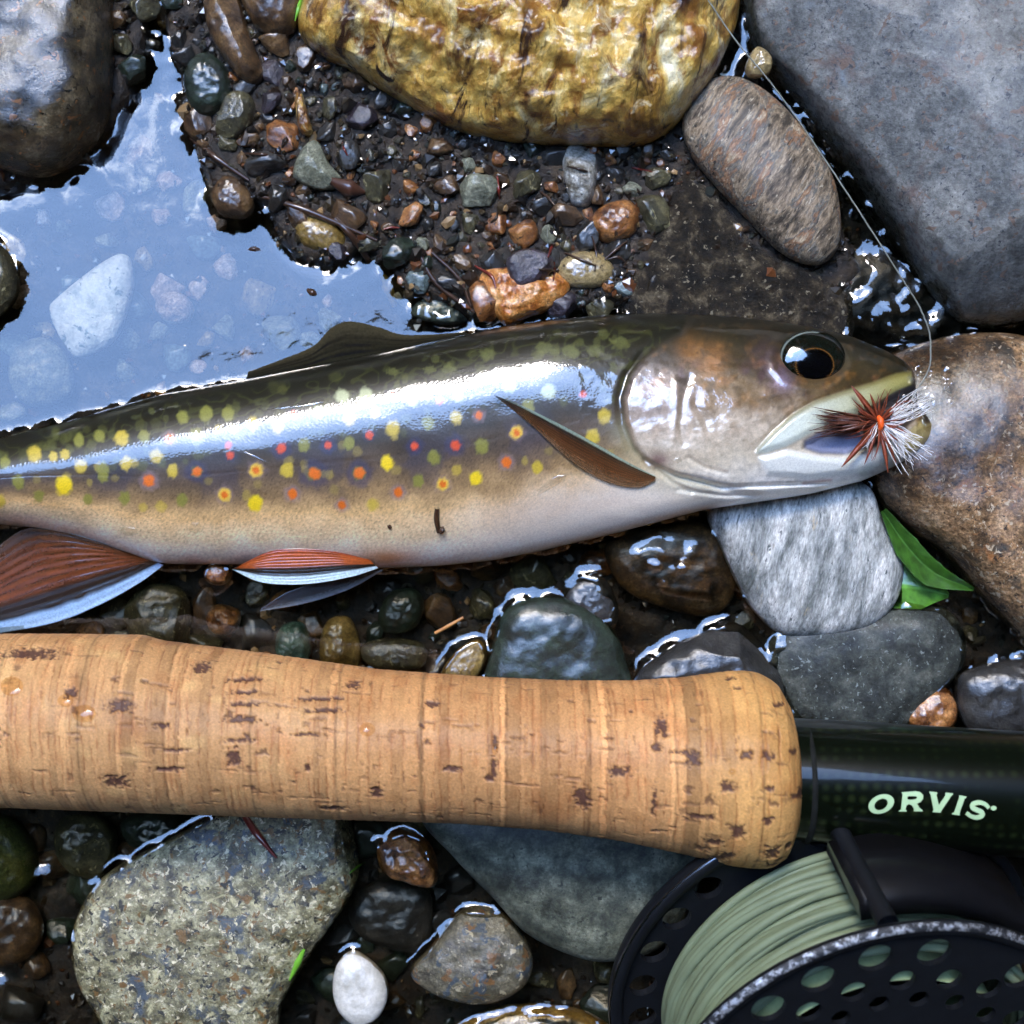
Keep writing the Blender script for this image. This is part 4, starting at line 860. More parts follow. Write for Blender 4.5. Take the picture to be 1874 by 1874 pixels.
fin('tail_fin', [(-960, 900), (-1050, 860), (-1150, 810), (-1250, 760)], [(-960, 958), (-1050, 1000), (-1150, 1050), (-1250, 1090)], 0, 30, 40,
    fincol([(0, (60, 50, 36)), (1, (150, 110, 70))], 14, .3, 2), lift=lambda s, t: 22, mat=m_fin, parent=trout)

# ------------------------------------------------------------------ fly, leader, bubbles at the mouth
def fibre(p0, p1, r0, r1, bend, k=5, n=9, flat=1.0):
    p0 = np.asarray(p0, float); p1 = np.asarray(p1, float); t = np.linspace(0, 1, n)[:, None]
    pts = p0 + (p1 - p0) * t + np.asarray(bend) * (np.sin(np.pi * t))
    rr = r0 + (r1 - r0) * t[:, 0]
    return tube(pts, np.maximum(rr, .25), k)
FZ = float(fish_top(np.array([1608.]), np.array([830.]))[0]) + 30
FC = at(1608, 773, FZ)
fly = thing('fishing_fly', FC, 'small dry fly with brown and white hackle hooked in the trout mouth', 'fly')
def bunch(n, a0, a1, l0, l1, r0, r1, zspread, rs, curve=6, start=4):
    out = []
    for i in range(n):
        a = R(rs.uniform(a0, a1)); L = rs.uniform(l0, l1); d = np.array([np.cos(a), np.sin(a), rs.uniform(*zspread)])
        p0 = FC + d * start + rs.normal(0, 1.5, 3)
        out.append(fibre(p0, FC + d * L, rs.uniform(r0, r1), .3, rs.normal(0, curve, 3)))
    return join(out)
rs = np.random.default_rng(5)
m_brown = plain('brown_hackle', srgb(134, 64, 40), .45, .3, var=.35, vscale=9)
m_white = plain('white_hackle', srgb(246, 242, 238), .5, .2, var=.05)
m_dark = plain('tail_fibre', srgb(84, 46, 32), .45, .3, var=.4, vscale=8)
def blade(p0, p1, wdt, arch):
    p0 = np.asarray(p0, float); p1 = np.asarray(p1, float); t = np.linspace(0, 1, 12); d = (p1 - p0) / np.linalg.norm(p1 - p0)
    s = np.cross(d, [0, 0, 1]); s /= np.linalg.norm(s); wv_ = wdt * np.sin(np.pi * np.clip(t * .9 + .08, 0, 1)) ** .8
    c = p0 + (p1 - p0) * t[:, None] + np.array([0, 0, arch]) * np.sin(np.pi * t)[:, None]
    V = np.stack([c - s * wv_[:, None], c + np.array([0, 0, 1.2]), c + s * wv_[:, None], c - np.array([0, 0, 1.2])], 1)
    return V.reshape(-1, 3), gridfaces(12, 4, True)
bl = []
for (x, y, wd, zz) in ((1558, 706, 5, 10), (1580, 735, 4, 18), (1540, 855, 5, 4), (1582, 850, 3, 6), (1625, 865, 4, 4), (1640, 848, 3, 6), (1592, 720, 3, 24), (1570, 752, 4, 26), (1660, 792, 3, 12), (1560, 832, 4, 6), (1636, 752, 4, 24), (1632, 744, 3, 28)):
    bl.append(blade(FC, at(x, y, FZ + zz), wd, 6))
V, F = join(bl + [bunch(60, 0, 360, 30, 72, 1.3, 2.4, (-.1, .7), rs)])
mk('brown_hackle', V, F, m_brown, fly, smooth=True)
V, F = join([bunch(46, 8, 42, 45, 98, .8, 1.2, (0, .6), rs), bunch(52, -72, -18, 50, 102, .8, 1.2, (-.1, .5), rs), bunch(14, 225, 262, 30, 58, .7, 1.0, (0, .5), rs)])
mk('white_hackle', V, F, m_white, fly)
V, F = join([bunch(60, 166, 194, 60, 128, 1.6, 3.6, (-.05, .2), rs, 4)] + [blade(FC, at(1508 + 6 * i, 762 + 7 * i, FZ + 8), 5, 8) for i in range(5)])
mk('tail', V, F, m_dark, fly)
V, F = tube([FC + np.array([-2, 9, 8]), FC + np.array([0, 3, 14]), FC + np.array([1, -6, 14]), FC + np.array([0, -13, 8])], [4, 5.8, 5.8, 3], 14)
mk('thread_head', V, F, plain('orange_thread', srgb(236, 92, 30), .5, .3, bmp=.6, bscale=4), fly)
V, F = tube([FC + np.array([14, 2, 8]), FC + np.array([30, 0, 4]), FC + np.array([40, -10, -6]), FC + np.array([30, -24, -16]), FC + np.array([6, -22, -18])], 2, 8)
mk('hook', V, F, plain('hook_wire', (.12, .11, .1), .25, 0, 1), fly)

lp = [(1270, -40, 200), (1345, 72, 185), (1400, 138, 178), (1452, 208, 170), (1530, 322, 160), (1600, 430, 150), (1652, 512, 138), (1682, 560, 128), (1700, 606, 118), (1703, 640, 112), (1698, 680, 108), (1660, 740, 106), (1620, 772, FZ + 6)]
pts = catmull([at(*q) for q in lp], 140)
V, F = tube(pts + .8 * rng.normal(size=pts.shape) * .3, 1.35, 8)
tag(mk('leader_line', V, F, plain('nylon_leader', srgb(140, 142, 132), .3, .4, var=.2, vscale=30)), 'thin pale leader line running from the top edge to the trout mouth', 'fishing line')

m_film = watermat('bubble_film', (.99, .99, .98), 1.55, .2, 14)
def bubble(cx, cy, r, z, sq, label, group=None):
    n, k = 18, 40; a = np.linspace(.12, np.pi / 2, n); th = np.linspace(0, 2 * np.pi, k, endpoint=False); c = at(cx, cy, z)
    V = np.stack([c[0] + r * np.cos(a)[:, None] * np.cos(th), c[1] + r * np.cos(a)[:, None] * np.sin(th), c[2] + r * sq * np.sin(a)[:, None] + 0 * th], -1)
    return tag(mk('bubble', V.reshape(-1, 3), gridfaces(n, k, True), m_film, origin=c), label, 'bubble', group)
def film():
    n, k = 40, 110; r = np.linspace(0, 1, n)[1:]; a = np.linspace(0, 2 * np.pi, k, endpoint=False)
    ol = catmull([(1655, 648), (1700, 634), (1752, 648), (1776, 688), (1756, 728), (1728, 762), (1700, 790), (1684, 770), (1680, 720), (1662, 690)], k, True); c = np.array([1712, 700.])
    XY = c + (ol - c)[None] * r[:, None, None]
    e = np.clip(1 - r ** 2, 0, 1)[:, None] ** .5
    bvf = solid_bvh(); B = np.array([[topz(x_, y_, bvf)[0] for x_, y_ in row] for row in XY]); B = np.maximum(B, 40)
    Z = B * (1 - e) + np.maximum(B, 92) * e + 1 + 12 * e + (11 * fbm(P3(XY[..., 0] / 26, XY[..., 1] / 26, 3), 2) + 1.5 * np.abs(perlin(P3(XY[..., 0] / 9, XY[..., 1] / 9, 5)))) * np.clip(e * 2, 0, 1)
    V = np.vstack([at(c[0], c[1], Z[0].mean())[None], at(XY[..., 0], XY[..., 1], Z).reshape(-1, 3)])
    F = [[0, 1 + (j + 1) % k, 1 + j] for j in range(k)] + (gridfaces(n - 1, k, True) + 1).tolist()
    tag(mk('water_film', V, F, watermat('wet_film', (.97, .97, .95), 2.1, .3, 12), origin=V[0]), 'lumpy clear film of water bulging over the trout snout', 'water')
film()
for x, y, r, lab in ((1690, 752, 26, 'largest froth bubble between the jaws of the trout'), (1712, 742, 16, 'froth bubble at the outer right of the trout mouth'), (1672, 735, 14, 'froth bubble just under the upper jaw tip'), (1722, 768, 12, 'small froth bubble right above the lower jaw tip'),
                     (1700, 770, 10, 'small froth bubble resting on the lower jaw tip'), (1686, 778, 8, 'tiniest froth bubble on the lower jaw'), (1655, 728, 12, 'small froth bubble under the upper lip beside the white hackle')):
    bubble(x, y, r, 84, .6, lab)
bubble(85, 1602, 58, -6, .75, 'clear bubble on dark water beside the green mossy stone')
bubble(4, 1806, 62, -6, .75, 'clear bubble on dark water in the lower left corner')

# ------------------------------------------------------------------ rod: cork grip, seat, lettering, reel
GT = np.array([(-700, 1180), (-500, 1160), (-200, 1158), (0, 1160), (120, 1160), (262, 1162), (292, 1172), (480, 1195), (690, 1225), (900, 1240), (1050, 1246), (1160, 1246), (1250, 1240), (1330, 1229), (1362, 1228), (1388, 1231), (1420, 1249), (1440, 1285), (1454, 1335), (1463, 1380), (1468, 1415)], float)
GB = np.array([(-700, 1400), (-500, 1440), (-200, 1462), (0, 1475), (270, 1485), (480, 1493), (700, 1500), (850, 1505), (1000, 1517), (1130, 1535), (1250, 1560), (1330, 1580), (1370, 1585), (1402, 1586), (1430, 1570), (1446, 1535), (1457, 1490), (1464, 1450), (1468, 1420)], float)
def sm(T, x, s=7):
    xd = np.arange(-720, 1480.); y = np.interp(xd, T[:, 0], T[:, 1]); k = np.exp(-.5 * (np.arange(-3 * s, 3 * s + 1) / s) ** 2); k /= k.sum()
    ys = np.convolve(np.pad(y, 3 * s, mode='edge'), k, 'valid'); f = sstep(1440, 1400, xd); return np.interp(x, xd, ys * f + y * (1 - f))
zax = lambda x: 195 + 62 * (np.asarray(x, float) / 1468)
def lathe(x, yt, yb, nphi, zfun, disp=None):
    c = (yt + yb) / 2; z0 = zfun(x); h = (yb - yt) / 2; r = h * (H - z0) / H
    phi = np.linspace(0, 2 * np.pi, nphi, endpoint=False)
    rr = r[:, None] + (0 if disp is None else disp)
    c3 = at(x, c, z0)
    V = np.stack([np.repeat(c3[:, :1], nphi, 1), c3[:, 1:2] + rr * np.cos(phi), c3[:, 2:3] + rr * np.sin(phi)], -1)
    return V, phi, r
gx_ = np.concatenate([np.arange(-700, -20, 16.), np.arange(-20, 1380, 2.4), np.arange(1380, 1462, 1.5), np.array([1463, 1464.5, 1466, 1467, 1468])])
NPH = 420
V, phi, rg = lathe(gx_, sm(GT, gx_), sm(GB, gx_), NPH, zax)
XG = np.repeat(gx_[:, None], NPH, 1); AG = np.repeat(((phi - np.pi / 2 + np.pi) % (2 * np.pi) - np.pi)[None], len(gx_), 0) * 145     # arc length from the top line; >0 is away from +Y
YG = np.repeat(((sm(GT, gx_) + sm(GB, gx_)) / 2)[:, None], NPH, 1) - (rg[:, None] * H / (H - zax(gx_)[:, None])) * np.cos(phi)[None]
topside = np.sin(phi)[None] > -.05
def paint_cork(X, A, Yp):
    r2 = np.random.default_rng(11)
    shp = X.shape; ca = np.cos(A / 145) * 145; sa = np.sin(A / 145) * 145
    Xw = X + 3.5 * fbm(P3(ca / 70, sa / 70, X / 130), 3) + 1.6 * fbm(P3(ca / 15, sa / 15, X / 30), 2)
    ed = np.cumsum(r2.uniform(7, 26, 200)) - 760; idx = np.searchsorted(ed, Xw); tone = r2.normal(0, 1, 202)
    dd = np.abs(Xw - ed[np.clip(idx, 0, 199)]); dd = np.minimum(dd, np.abs(Xw - ed[np.clip(idx - 1, 0, 199)]))
    rid = np.floor((X + 1.5 * fbm(P3(ca / 40, sa / 40, 3), 2) + 702) / 148.); seam = np.abs((X + 1.5 * fbm(P3(ca / 40, sa / 40, 3), 2) + 702) / 148. - np.round((X + 702) / 148.)) * 148
    line = np.exp(-(dd / 1.9) ** 2) * sstep(-.3, .35, fbm(P3(ca / 46, sa / 46, idx * 3.7), 3))
    seg = perlin(P3(ca / 52, sa / 52, idx * 5.1))
    base = srgb(194, 146, 95); C = np.ones(shp + (3,)) * base
    C = C * (1 + .13 * tone[idx] + .13 * seg + .10 * fbm(P3(X / 5, ca / 34, sa / 34), 3))[..., None]
    pale = sstep(.25, .8, fbm(P3(X / 70, ca / 50, sa / 50 + 9), 3)); C = C + (srgb(222, 180, 118) - C) * (.45 * pale * sstep(900, 300, X))[..., None]
    org = sstep(450, 800, X) * (1 - .55 * sstep(1150, 1350, X)); C = C * (1 - org[..., None] * np.array([.05, .11, .16]))
    red = sstep(.1, .7, fbm(P3(X / 40, ca / 60, sa / 60 + 33), 3)); C = C * (1 - red[..., None] * np.array([.06, .14, .18]))
    flare = sstep(1180, 1380, X); C = C * (1 - flare[..., None] * np.array([.06, .04, .22]))
    C = C * (1 - .42 * line[..., None] * np.array([.7, 1, 1.1]))
    rt = r2.normal(0, .085, 20); C = C * (1 + rt[np.clip(rid.astype(int), 0, 19)])[..., None]; sm_ = np.exp(-(seam / 2.2) ** 2) * (.5 + .5 * sstep(-.3, .3, fbm(P3(ca / 30, sa / 30, rid * 7), 2)))
    C = C * (1 - .55 * sm_[..., None])
    C = C * (1 + .12 * fbm(P3(X / 3.2, ca / 5, sa / 5), 2))[..., None]
    grime = sstep(.15, .8, fbm(P3(X / 190, ca / 110, sa / 110 + 50), 4)); C = C * (1 - grime[..., None] * np.array([.16, .2, .24]))
    dark = np.zeros(shp)
    def dash(x, a, lx, la, s, use=None):
        nonlocal dark
        cy = a if use is None else use
        m = (np.abs(X - x) < lx * 1.6 + 4) & (np.abs((A if use is None else Yp) - cy) < la * 1.8 + 4)
        if use is not None: m &= topside
        if not m.any(): return
        dx = (X[m] - x) / lx; da = ((A[m] if use is None else Yp[m]) - cy) / la
        q = np.maximum(np.abs(dx), np.abs(da)) * .6 + np.hypot(dx, da) * .4 + .85 * fbm(P3(X[m] / 8, A[m] / 6, x), 3)
        dark[m] = np.maximum(dark[m], s * sstep(1.1, .55, q))
    for i in range(620):
        x = r2.uniform(-700, 1460); dash(x, r2.uniform(-456, 456), r2.uniform(3, 22), r2.uniform(1.3, 3.2), r2.uniform(.2, .6))
    for i in range(500):
        x = r2.uniform(-700, 1460); dash(x, r2.uniform(-456, 456), r2.uniform(1.2, 3), r2.uniform(3, 14), r2.uniform(.15, .5))
    for i in range(330):
        x = r2.uniform(-700, 1460); dash(x, r2.uniform(-456, 456), r2.uniform(2.5, 9), r2.uniform(2, 7), r2.uniform(.3, .8))
    for i in range(26):
        x = r2.uniform(1250, 1455); dash(x, r2.uniform(-456, 456), r2.uniform(6, 14), r2.uniform(4, 9), r2.uniform(.5, .9))
    for x, y, a, b in ((36, 1323, 20, 19), (258, 1272, 24, 11), (248, 1407, 22, 12), (386, 1212, 15, 11), (85, 1187, 50, 9), (8, 1208, 26, 13), (455, 1362, 14, 16), (468, 1232, 30, 4), (466, 1252, 28, 4), (470, 1272, 26, 4), (466, 1297, 30, 6), (464, 1333, 28, 4), (600, 1265, 40, 4), (606, 1284, 34, 4), (580, 1324, 26, 3),
                       (656, 1243, 14, 6), (170, 1250, 12, 11), (798, 1275, 14, 6), (833, 1385, 18, 6), (905, 1382, 5, 24), (908, 1340, 5, 14), (898, 1402, 9, 8), (1058, 1435, 15, 20), (1064, 1446, 10, 14), (1122, 1388, 20, 9), (1198, 1312, 11, 16), (1190, 1345, 10, 8), (1235, 1352, 26, 4), (1250, 1364, 14, 12), (1310, 1410, 13, 10), (1378, 1356, 10, 8), (1376, 1412, 13, 5),
                       (1262, 1466, 26, 5), (1184, 1440, 4, 26), (1428, 1354, 11, 5), (1330, 1492, 12, 14), (1392, 1534, 13, 14), (1290, 1516, 16, 8), (1298, 1556, 16, 9), (1318, 1542, 14, 8), (1430, 1430, 11, 6), (1440, 1428, 8, 12), (1422, 1522, 8, 8), (1378, 1470, 10, 8), (582, 1382, 7, 7), (700, 1428, 11, 12), (330, 1308, 15, 5), (340, 1384, 26, 5), (360, 1350, 24, 3), (620, 1462, 24, 5), (1400, 1565, 18, 6), (1408, 1276, 12, 4), (1340, 1355, 12, 8)):
        dash(x, 0, a, b, .88, y)
    C = C + (srgb(74, 46, 40) - C) * np.minimum(dark * 1.05, 1)[..., None]
    return np.clip(C, .01, .9), dark, line
Cg, dk, ln_ = paint_cork(XG, AG, YG)
V, phi, rg = lathe(gx_, sm(GT, gx_), sm(GB, gx_), NPH, zax, disp=-3.2 * dk - 1.3 * ln_ + .5 * fbm(P3(XG / 9, AG / 24, 0), 2))
ro = at(700, 1362, 200)
rod = thing('fishing_rod', ro, 'fly rod with a cork grip, dark green seat and black reel', 'fishing rod')
mk('cork_grip', V.reshape(-1, 3), gridfaces(len(gx_), NPH, True), colmat('cork', .72, .10, .35, .2, 4, bmp=.7, bscale=6, spec=.25), rod, cols=Cg.reshape(-1, 3))
# seat
sxx = np.concatenate([np.array([1440, 1454, 1456., 1458]), np.linspace(1470, 2500, 60), np.array([2502, 2504])])
ct = 1314.5 + (sxx - 1455) * .0585; cb = 1536 + (sxx - 1455) * .075; ct[-1] += 105; cb[-1] -= 105
Vs, phs, rs_ = lathe(sxx, ct, cb, 120, lambda x: zax(x))
m_seat, t, b = newmat('green_seat')
v = coords(t, rnd=False); wv_ = t.nodes.new('ShaderNodeTexVoronoi'); wv_.inputs['Scale'].default_value = 1 / 20; wv_.inputs['Randomness'].default_value = .12
t.links.new(v, wv_.inputs['Vector']); f = ramp(t, wv_.outputs['Distance'], [(.12, (1, 1, 1)), (.42, (0, 0, 0))])
t.links.new(mix(t, f, srgb(8, 13, 6), srgb(28, 36, 18)), b.inputs['Base Color']); b.inputs['Roughness'].default_value = .3
b.inputs['Coat Weight'].default_value = .35; b.inputs['Coat Roughness'].default_value = .04; b.inputs['Specular IOR Level'].default_value = .12
seat = mk('reel_seat', Vs.reshape(-1, 3), gridfaces(len(sxx), 120, True), m_seat, rod)
bx_ = np.array([-1500., -1100, -760, -690]); Vb_, _, _ = lathe(bx_, 1290 - np.array([26, 34, 44, 50.]) + (bx_ + 700) * .066, 1290 + np.array([26, 34, 44, 50.]) + (bx_ + 700) * .066, 40, lambda x: 195 + 0 * x)
mk('rod_blank', Vb_.reshape(-1, 3), gridfaces(4, 40, True), m_seat, rod)
m_ring = plain('winding_check', (.010, .011, .010), .7, 0, spec=.1)
rx = np.array([1462., 1466, 1474, 1478]); Vr, _, _ = lathe(rx, np.array([1326, 1318, 1318, 1324.]), np.array([1530, 1538, 1540, 1534.]), 100, lambda x: zax(x) + 0 * x, disp=2.0)
mk('collar', Vr.reshape(-1, 3), gridfaces(4, 100, True), m_ring, rod)

# printed lettering lying on the seat
def seat_z(px, py):
    z = np.full(np.shape(px), 400.)
    for _ in range(8):
        c = at(px, (np.interp(px, sxx, ct) + np.interp(px, sxx, cb)) / 2, zax(px)); r = (np.interp(px, sxx, cb) - np.interp(px, sxx, ct)) / 2 * (H - zax(px)) / H
        y = at(px, py, z)[..., 1] - c[..., 1]; z = c[..., 2] + np.sqrt(np.maximum(r ** 2 - y ** 2, 1))
    return z
def L(q): return [(1560 + x * 314 / 1874, 1420 + y * 140 / 836) for x, y in q]
from mathutils.geometry import tessellate_polygon
def ell(cx, cy, rx_, ry_, rot, n=40, rev=False):
    a = np.linspace(0, 2 * np.pi, n, endpoint=False); a = a[::-1] if rev else a; c, s_ = math.cos(R(rot)), math.sin(R(rot))
    return [(cx + rx_ * math.cos(q) * c - ry_ * math.sin(q) * s_, cy + rx_ * math.cos(q) * s_ + ry_ * math.sin(q) * c) for q in a]
def stroke(pts, wd):
    p = catmull(pts, 40); wd = np.interp(np.linspace(0, 1, 40), np.linspace(0, 1, len(wd)), wd); tg = np.gradient(p, axis=0); tg /= np.linalg.norm(tg, axis=1)[:, None]; nrm = np.stack([-tg[:, 1], tg[:, 0]], 1)
    a, b = p + nrm * wd[:, None], p - nrm * wd[:, None]
    return [[tuple(a[i]), tuple(a[i + 1]), tuple(b[i + 1]), tuple(b[i])] for i in range(39)]
glyphs = [
    [ell(315, 307, 146, 100, -22), ell(313, 311, 78, 56, -32, rev=True)],
    [[(536, 178), (580, 176), (690, 166), (740, 176), (772, 208), (772, 252), (745, 286), (706, 302), (732, 348), (770, 378), (764, 388), (668, 386), (672, 362), (650, 322), (620, 308), (592, 322), (580, 366), (594, 380), (590, 390), (508, 388), (508, 380), (530, 366), (548, 200)],
     [(612, 222), (600, 240), (604, 256), (640, 260), (692, 254), (708, 236), (696, 222), (650, 220)]],
    [[(836, 170), (920, 178), (930, 188), (918, 206), (944, 318), (1016, 212), (1014, 188), (1022, 182), (1096, 190), (1100, 200), (1078, 222), (974, 378), (962, 402), (872, 394), (886, 374), (852, 200)]],
    [[(1164, 210), (1242, 224), (1246, 234), (1226, 250), (1172, 402), (1172, 432), (1088, 420), (1088, 408), (1112, 396), (1166, 236)]],
    *[[q] for q in stroke([(1492, 352), (1450, 310), (1385, 291), (1322, 306), (1312, 345), (1365, 374), (1412, 398), (1416, 432), (1362, 454), (1302, 444), (1244, 404)], [20, 22, 26, 27, 27, 27, 27, 27, 26, 22, 22])],
    [ell(1542, 352, 33, 25, 0)],
]
def lettering(gl):
    VV, FF = [], []; n = 0
    for loops in gl:
        loops = [L(l) for l in loops]
        tri = tessellate_polygon([[Vector((x, y, 0)) for x, y in l] for l in loops]); flat = [p for l in loops for p in l]
        P = np.array(flat); VV.append(P); FF += [[n + i for i in f] for f in tri]; n += len(P)
    P = np.vstack(VV)
    # split the triangles finely so that the print follows the curve of the seat
    bm = bmesh.new(); vs = [bm.verts.new((x, y, 0)) for x, y in P]
    for f in FF:
        try: bm.faces.new([vs[i] for i in f])
        except ValueError: pass
    for _ in range(2): bmesh.ops.subdivide_edges(bm, edges=[e for e in bm.edges if e.calc_length() > 5], cuts=1, use_grid_fill=False)
    bmesh.ops.triangulate(bm, faces=bm.faces[:]); bm.verts.index_update()
    Q = np.array([v_.co[:] for v_ in bm.verts]); F = [[v_.index for v_ in f.verts] for f in bm.faces]; bm.free()
    z = seat_z(Q[:, 0], Q[:, 1]) + .9
    V3 = at(Q[:, 0], Q[:, 1], z)
    F2 = []
    for f in F:
        a_, b_, c_ = V3[f[0]], V3[f[1]], V3[f[2]]; F2.append(f if np.cross(b_ - a_, c_ - a_)[2] > 0 else f[::-1])
    return V3, F2
V, F = lettering(glyphs)
mk('lettering', V, F, plain('pale_green_print', srgb(172, 200, 154), .5, .3, var=.06), seat, smooth=False)

# reel, tilted, hanging below the seat
RC = np.array([542.5, -806.9, 96.4]); RR = 383.2; RDp = 261.0
nR = np.array([.205, -.587, 1.]); nR /= np.linalg.norm(nR); uR = np.cross([0, 1., 0], nR); uR /= np.linalg.norm(uR); vR = np.cross(nR, uR)
def rp(a, b, s): return RC + np.multiply.outer(a, uR) + np.multiply.outer(b, vR) + np.multiply.outer(s, nR)
def inv(px, py, s):
    o = np.array([0, 0, H]); d = np.array([px - 937, 937 - py, -H]); q = RC + nR * s; tt = ((q - o) @ nR) / (d @ nR); p = o + d * tt - q; return p @ uR, p @ vR
def plate(outer, holes, s0, s1):
    loops = [outer] + holes; tri = tessellate_polygon([[Vector((x, y, 0)) for x, y in l] for l in loops]); flat = np.array([p for l in loops for p in l]); n = len(flat)
    V = np.vstack([rp(flat[:, 0], flat[:, 1], np.full(n, s1)), rp(flat[:, 0], flat[:, 1], np.full(n, s0))]); F = []
    for f in tri:
        a_, b_, c_ = flat[f[0]], flat[f[1]], flat[f[2]]; ccw = (b_[0] - a_[0]) * (c_[1] - a_[1]) - (b_[1] - a_[1]) * (c_[0] - a_[0]) > 0
        f = list(f) if ccw else list(f)[::-1]; F.append(f); F.append([i + n for i in f[::-1]])
    k = 0
    for l in loops:
        m_ = len(l)
        for j in range(m_):
            a_, b_ = k + j, k + (j + 1) % m_
            F.append([a_, a_ + n, b_ + n, b_] if l is outer else [a_, a_ + n, b_ + n, b_])
        k += m_
    return V, F
def ring(prof_, k=160):
    """lathe about the reel axis: prof_ = (radius, s) pairs"""
    th = np.linspace(0, 2 * np.pi, k, endpoint=False); p = np.array(prof_, float)
    V = rp(p[:, :1] * np.cos(th), p[:, :1] * np.sin(th), np.repeat(p[:, 1:], k, 1)); return V.reshape(-1, 3), gridfaces(len(p), k, True)
m_black = plain('black_anodised', (.006, .007, .009), .5, .0, var=.2, bmp=.1, bscale=6, spec=.22)
m_worn, t, b = newmat('worn_rim')
v = coords(t, rnd=False); n_ = noise_node(t, v, 1 / 14, 7, .75); f = ramp(t, n_.outputs['Fac'], [(.49, (0, 0, 0)), (.60, (1, 1, 1))])
t.links.new(mix(t, f, (.012, .013, .016), (.72, .75, .8)), b.inputs['Base Color']); t.links.new(f, b.inputs['Metallic']); b.inputs['Roughness'].default_value = .38
t.links.new(bump(t, n_.outputs['Fac'], .6, 3), b.inputs['Normal'])
circ = lambda r, n=120: [(r * math.cos(q), r * math.sin(q)) for q in np.linspace(0, 2 * np.pi, n, endpoint=False)]
def hole(a, b_, r, n=24): return [(a + r * math.cos(q), b_ + r * math.sin(q)) for q in np.linspace(0, -2 * np.pi, n, endpoint=False)]
ang0 = math.atan2(*inv(1304.5, 1633, 14)[::-1])
bh = [hole(325 * math.cos(ang0 + i * .245), 325 * math.sin(ang0 + i * .245), 25) for i in range(25)]
V, F = plate(circ(360), bh, -4, 10)
frame = mk('reel_frame', V, F, m_black, rod, smooth=False)
V, F = ring([(358, -6), (372, -10), (381, -6), (383.5, 4), (383, 20), (379, 24), (364, 24), (361, 18), (358, 8)]); mk('rim', V, F, m_black, frame)
V, F = ring([(382.0, 21.4), (384.4, 19.5), (384.4, 16.5)]); mk('rim_edge', V, F, plain('polished_edge', (.25, .27, .3), .25, 0, 1), frame)
for q in (math.atan2(*inv(1566, 1640, 130)[::-1]), R(250), R(310)):
    V, F = tube([rp(np.array(366 * math.cos(q)), np.array(366 * math.sin(q)), np.array(s_)) for s_ in (8, RDp * .5, RDp - 8)], [17, 15, 17], 16); mk('pillar', V, F, m_black, frame)
aF = math.atan2(*inv(1730, 1590, 150)[::-1])
th = np.linspace(aF - .5, aF + .45, 30)
prof4 = [(340, 60), (340, 215), (366, 205), (366, 70)]
V = np.concatenate([rp(np.array([r_ + (0 if i < 2 else 10 * math.cos((q - aF) * 2.2)) for q in th]) * np.cos(th), np.array([r_ + (0 if i < 2 else 10 * math.cos((q - aF) * 2.2)) for q in th]) * np.sin(th), np.full(30, s_))[:, None] for i, (r_, s_) in enumerate(prof4)], 1)
mk('reel_foot', V.reshape(-1, 3), np.vstack([gridfaces(30, 4, True), [[0, 1, 2, 3]], [[119, 118, 117, 116]]]), plain('gloss_black', (.005, .005, .006), .35, .2, spec=.3), frame)
fh = []
obs = [(1496.6, 1788.7, 30), (1405, 1842, 30), (1601, 1750, 30), (1708, 1739.6, 30), (1806, 1744, 30), (1562, 1812, 23), (1479.5, 1848.5, 23), (1650, 1791, 23), (1735, 1789, 23), (1808, 1806, 23), (1607.6, 1833.5, 18), (1680, 1825, 18), (1746, 1831, 18), (1802, 1853, 18), (1537, 1859, 17)]
pol = []
for x, y, r in obs:
    a_, b_ = inv(x, y, RDp); pol.append((math.hypot(a_, b_), math.atan2(b_, a_), r))
for rr_ in (30, 23, 18):
    g = [p for p in pol if abs(p[2] - rr_) < 2]; rad = float(np.mean([p[0] for p in g])); 
    for p in g: fh.append((p[0], p[1], p[2] * .92))
    a1 = max(p[1] for p in g); a0 = min(p[1] for p in g); step = (a1 - a0) / max(1, len(g) - 1)
    k = 1
    while a1 + step * k < a0 + 2 * np.pi - step * .8:
        fh.append((rad, a1 + step * k, rr_ * .92)); k += 1
fh2 = []
for r_, q, s_ in fh:
    if all(math.hypot(r_ * math.cos(q) - a_, r_ * math.sin(q) - b_) > s_ + c_ + 3 for a_, b_, c_ in fh2) and r_ + s_ < 342: fh2.append((r_ * math.cos(q), r_ * math.sin(q), s_))
V, F = plate(circ(346), [hole(*q) for q in fh2], RDp - 6, RDp + 4)
spool = mk('spool', V, F, m_black, rod, smooth=False)
RF = RR * .97
V, F = ring([(344, RDp - 8), (RF - 6, RDp - 8), (RF, RDp - 2), (RF, RDp + 6), (RF - 5, RDp + 12), (RF - 18, RDp + 13), (346, RDp + 5)]); mk('spool_rim', V, F, m_black, spool)
V, F = ring([(RF + .5, RDp + 5), (RF - 4.4, RDp + 12.4), (RF - 9, RDp + 13.5)], 400); mk('worn_rim_edge', V, F, m_worn, spool)
V, F = ring([(238, 14), (238, RDp - 8)]); mk('spool_drum', V, F, plain('line_backing', srgb(150, 166, 120), .6, var=.2), spool)
V, F = ring([(0.5, RDp + 26), (34, RDp + 26), (42, RDp + 20), (44, RDp + 3)], 60); mk('spool_hub', V, F, m_black, spool)
st = []; r3 = np.random.default_rng(21); th = np.linspace(0, 2 * np.pi, 150)
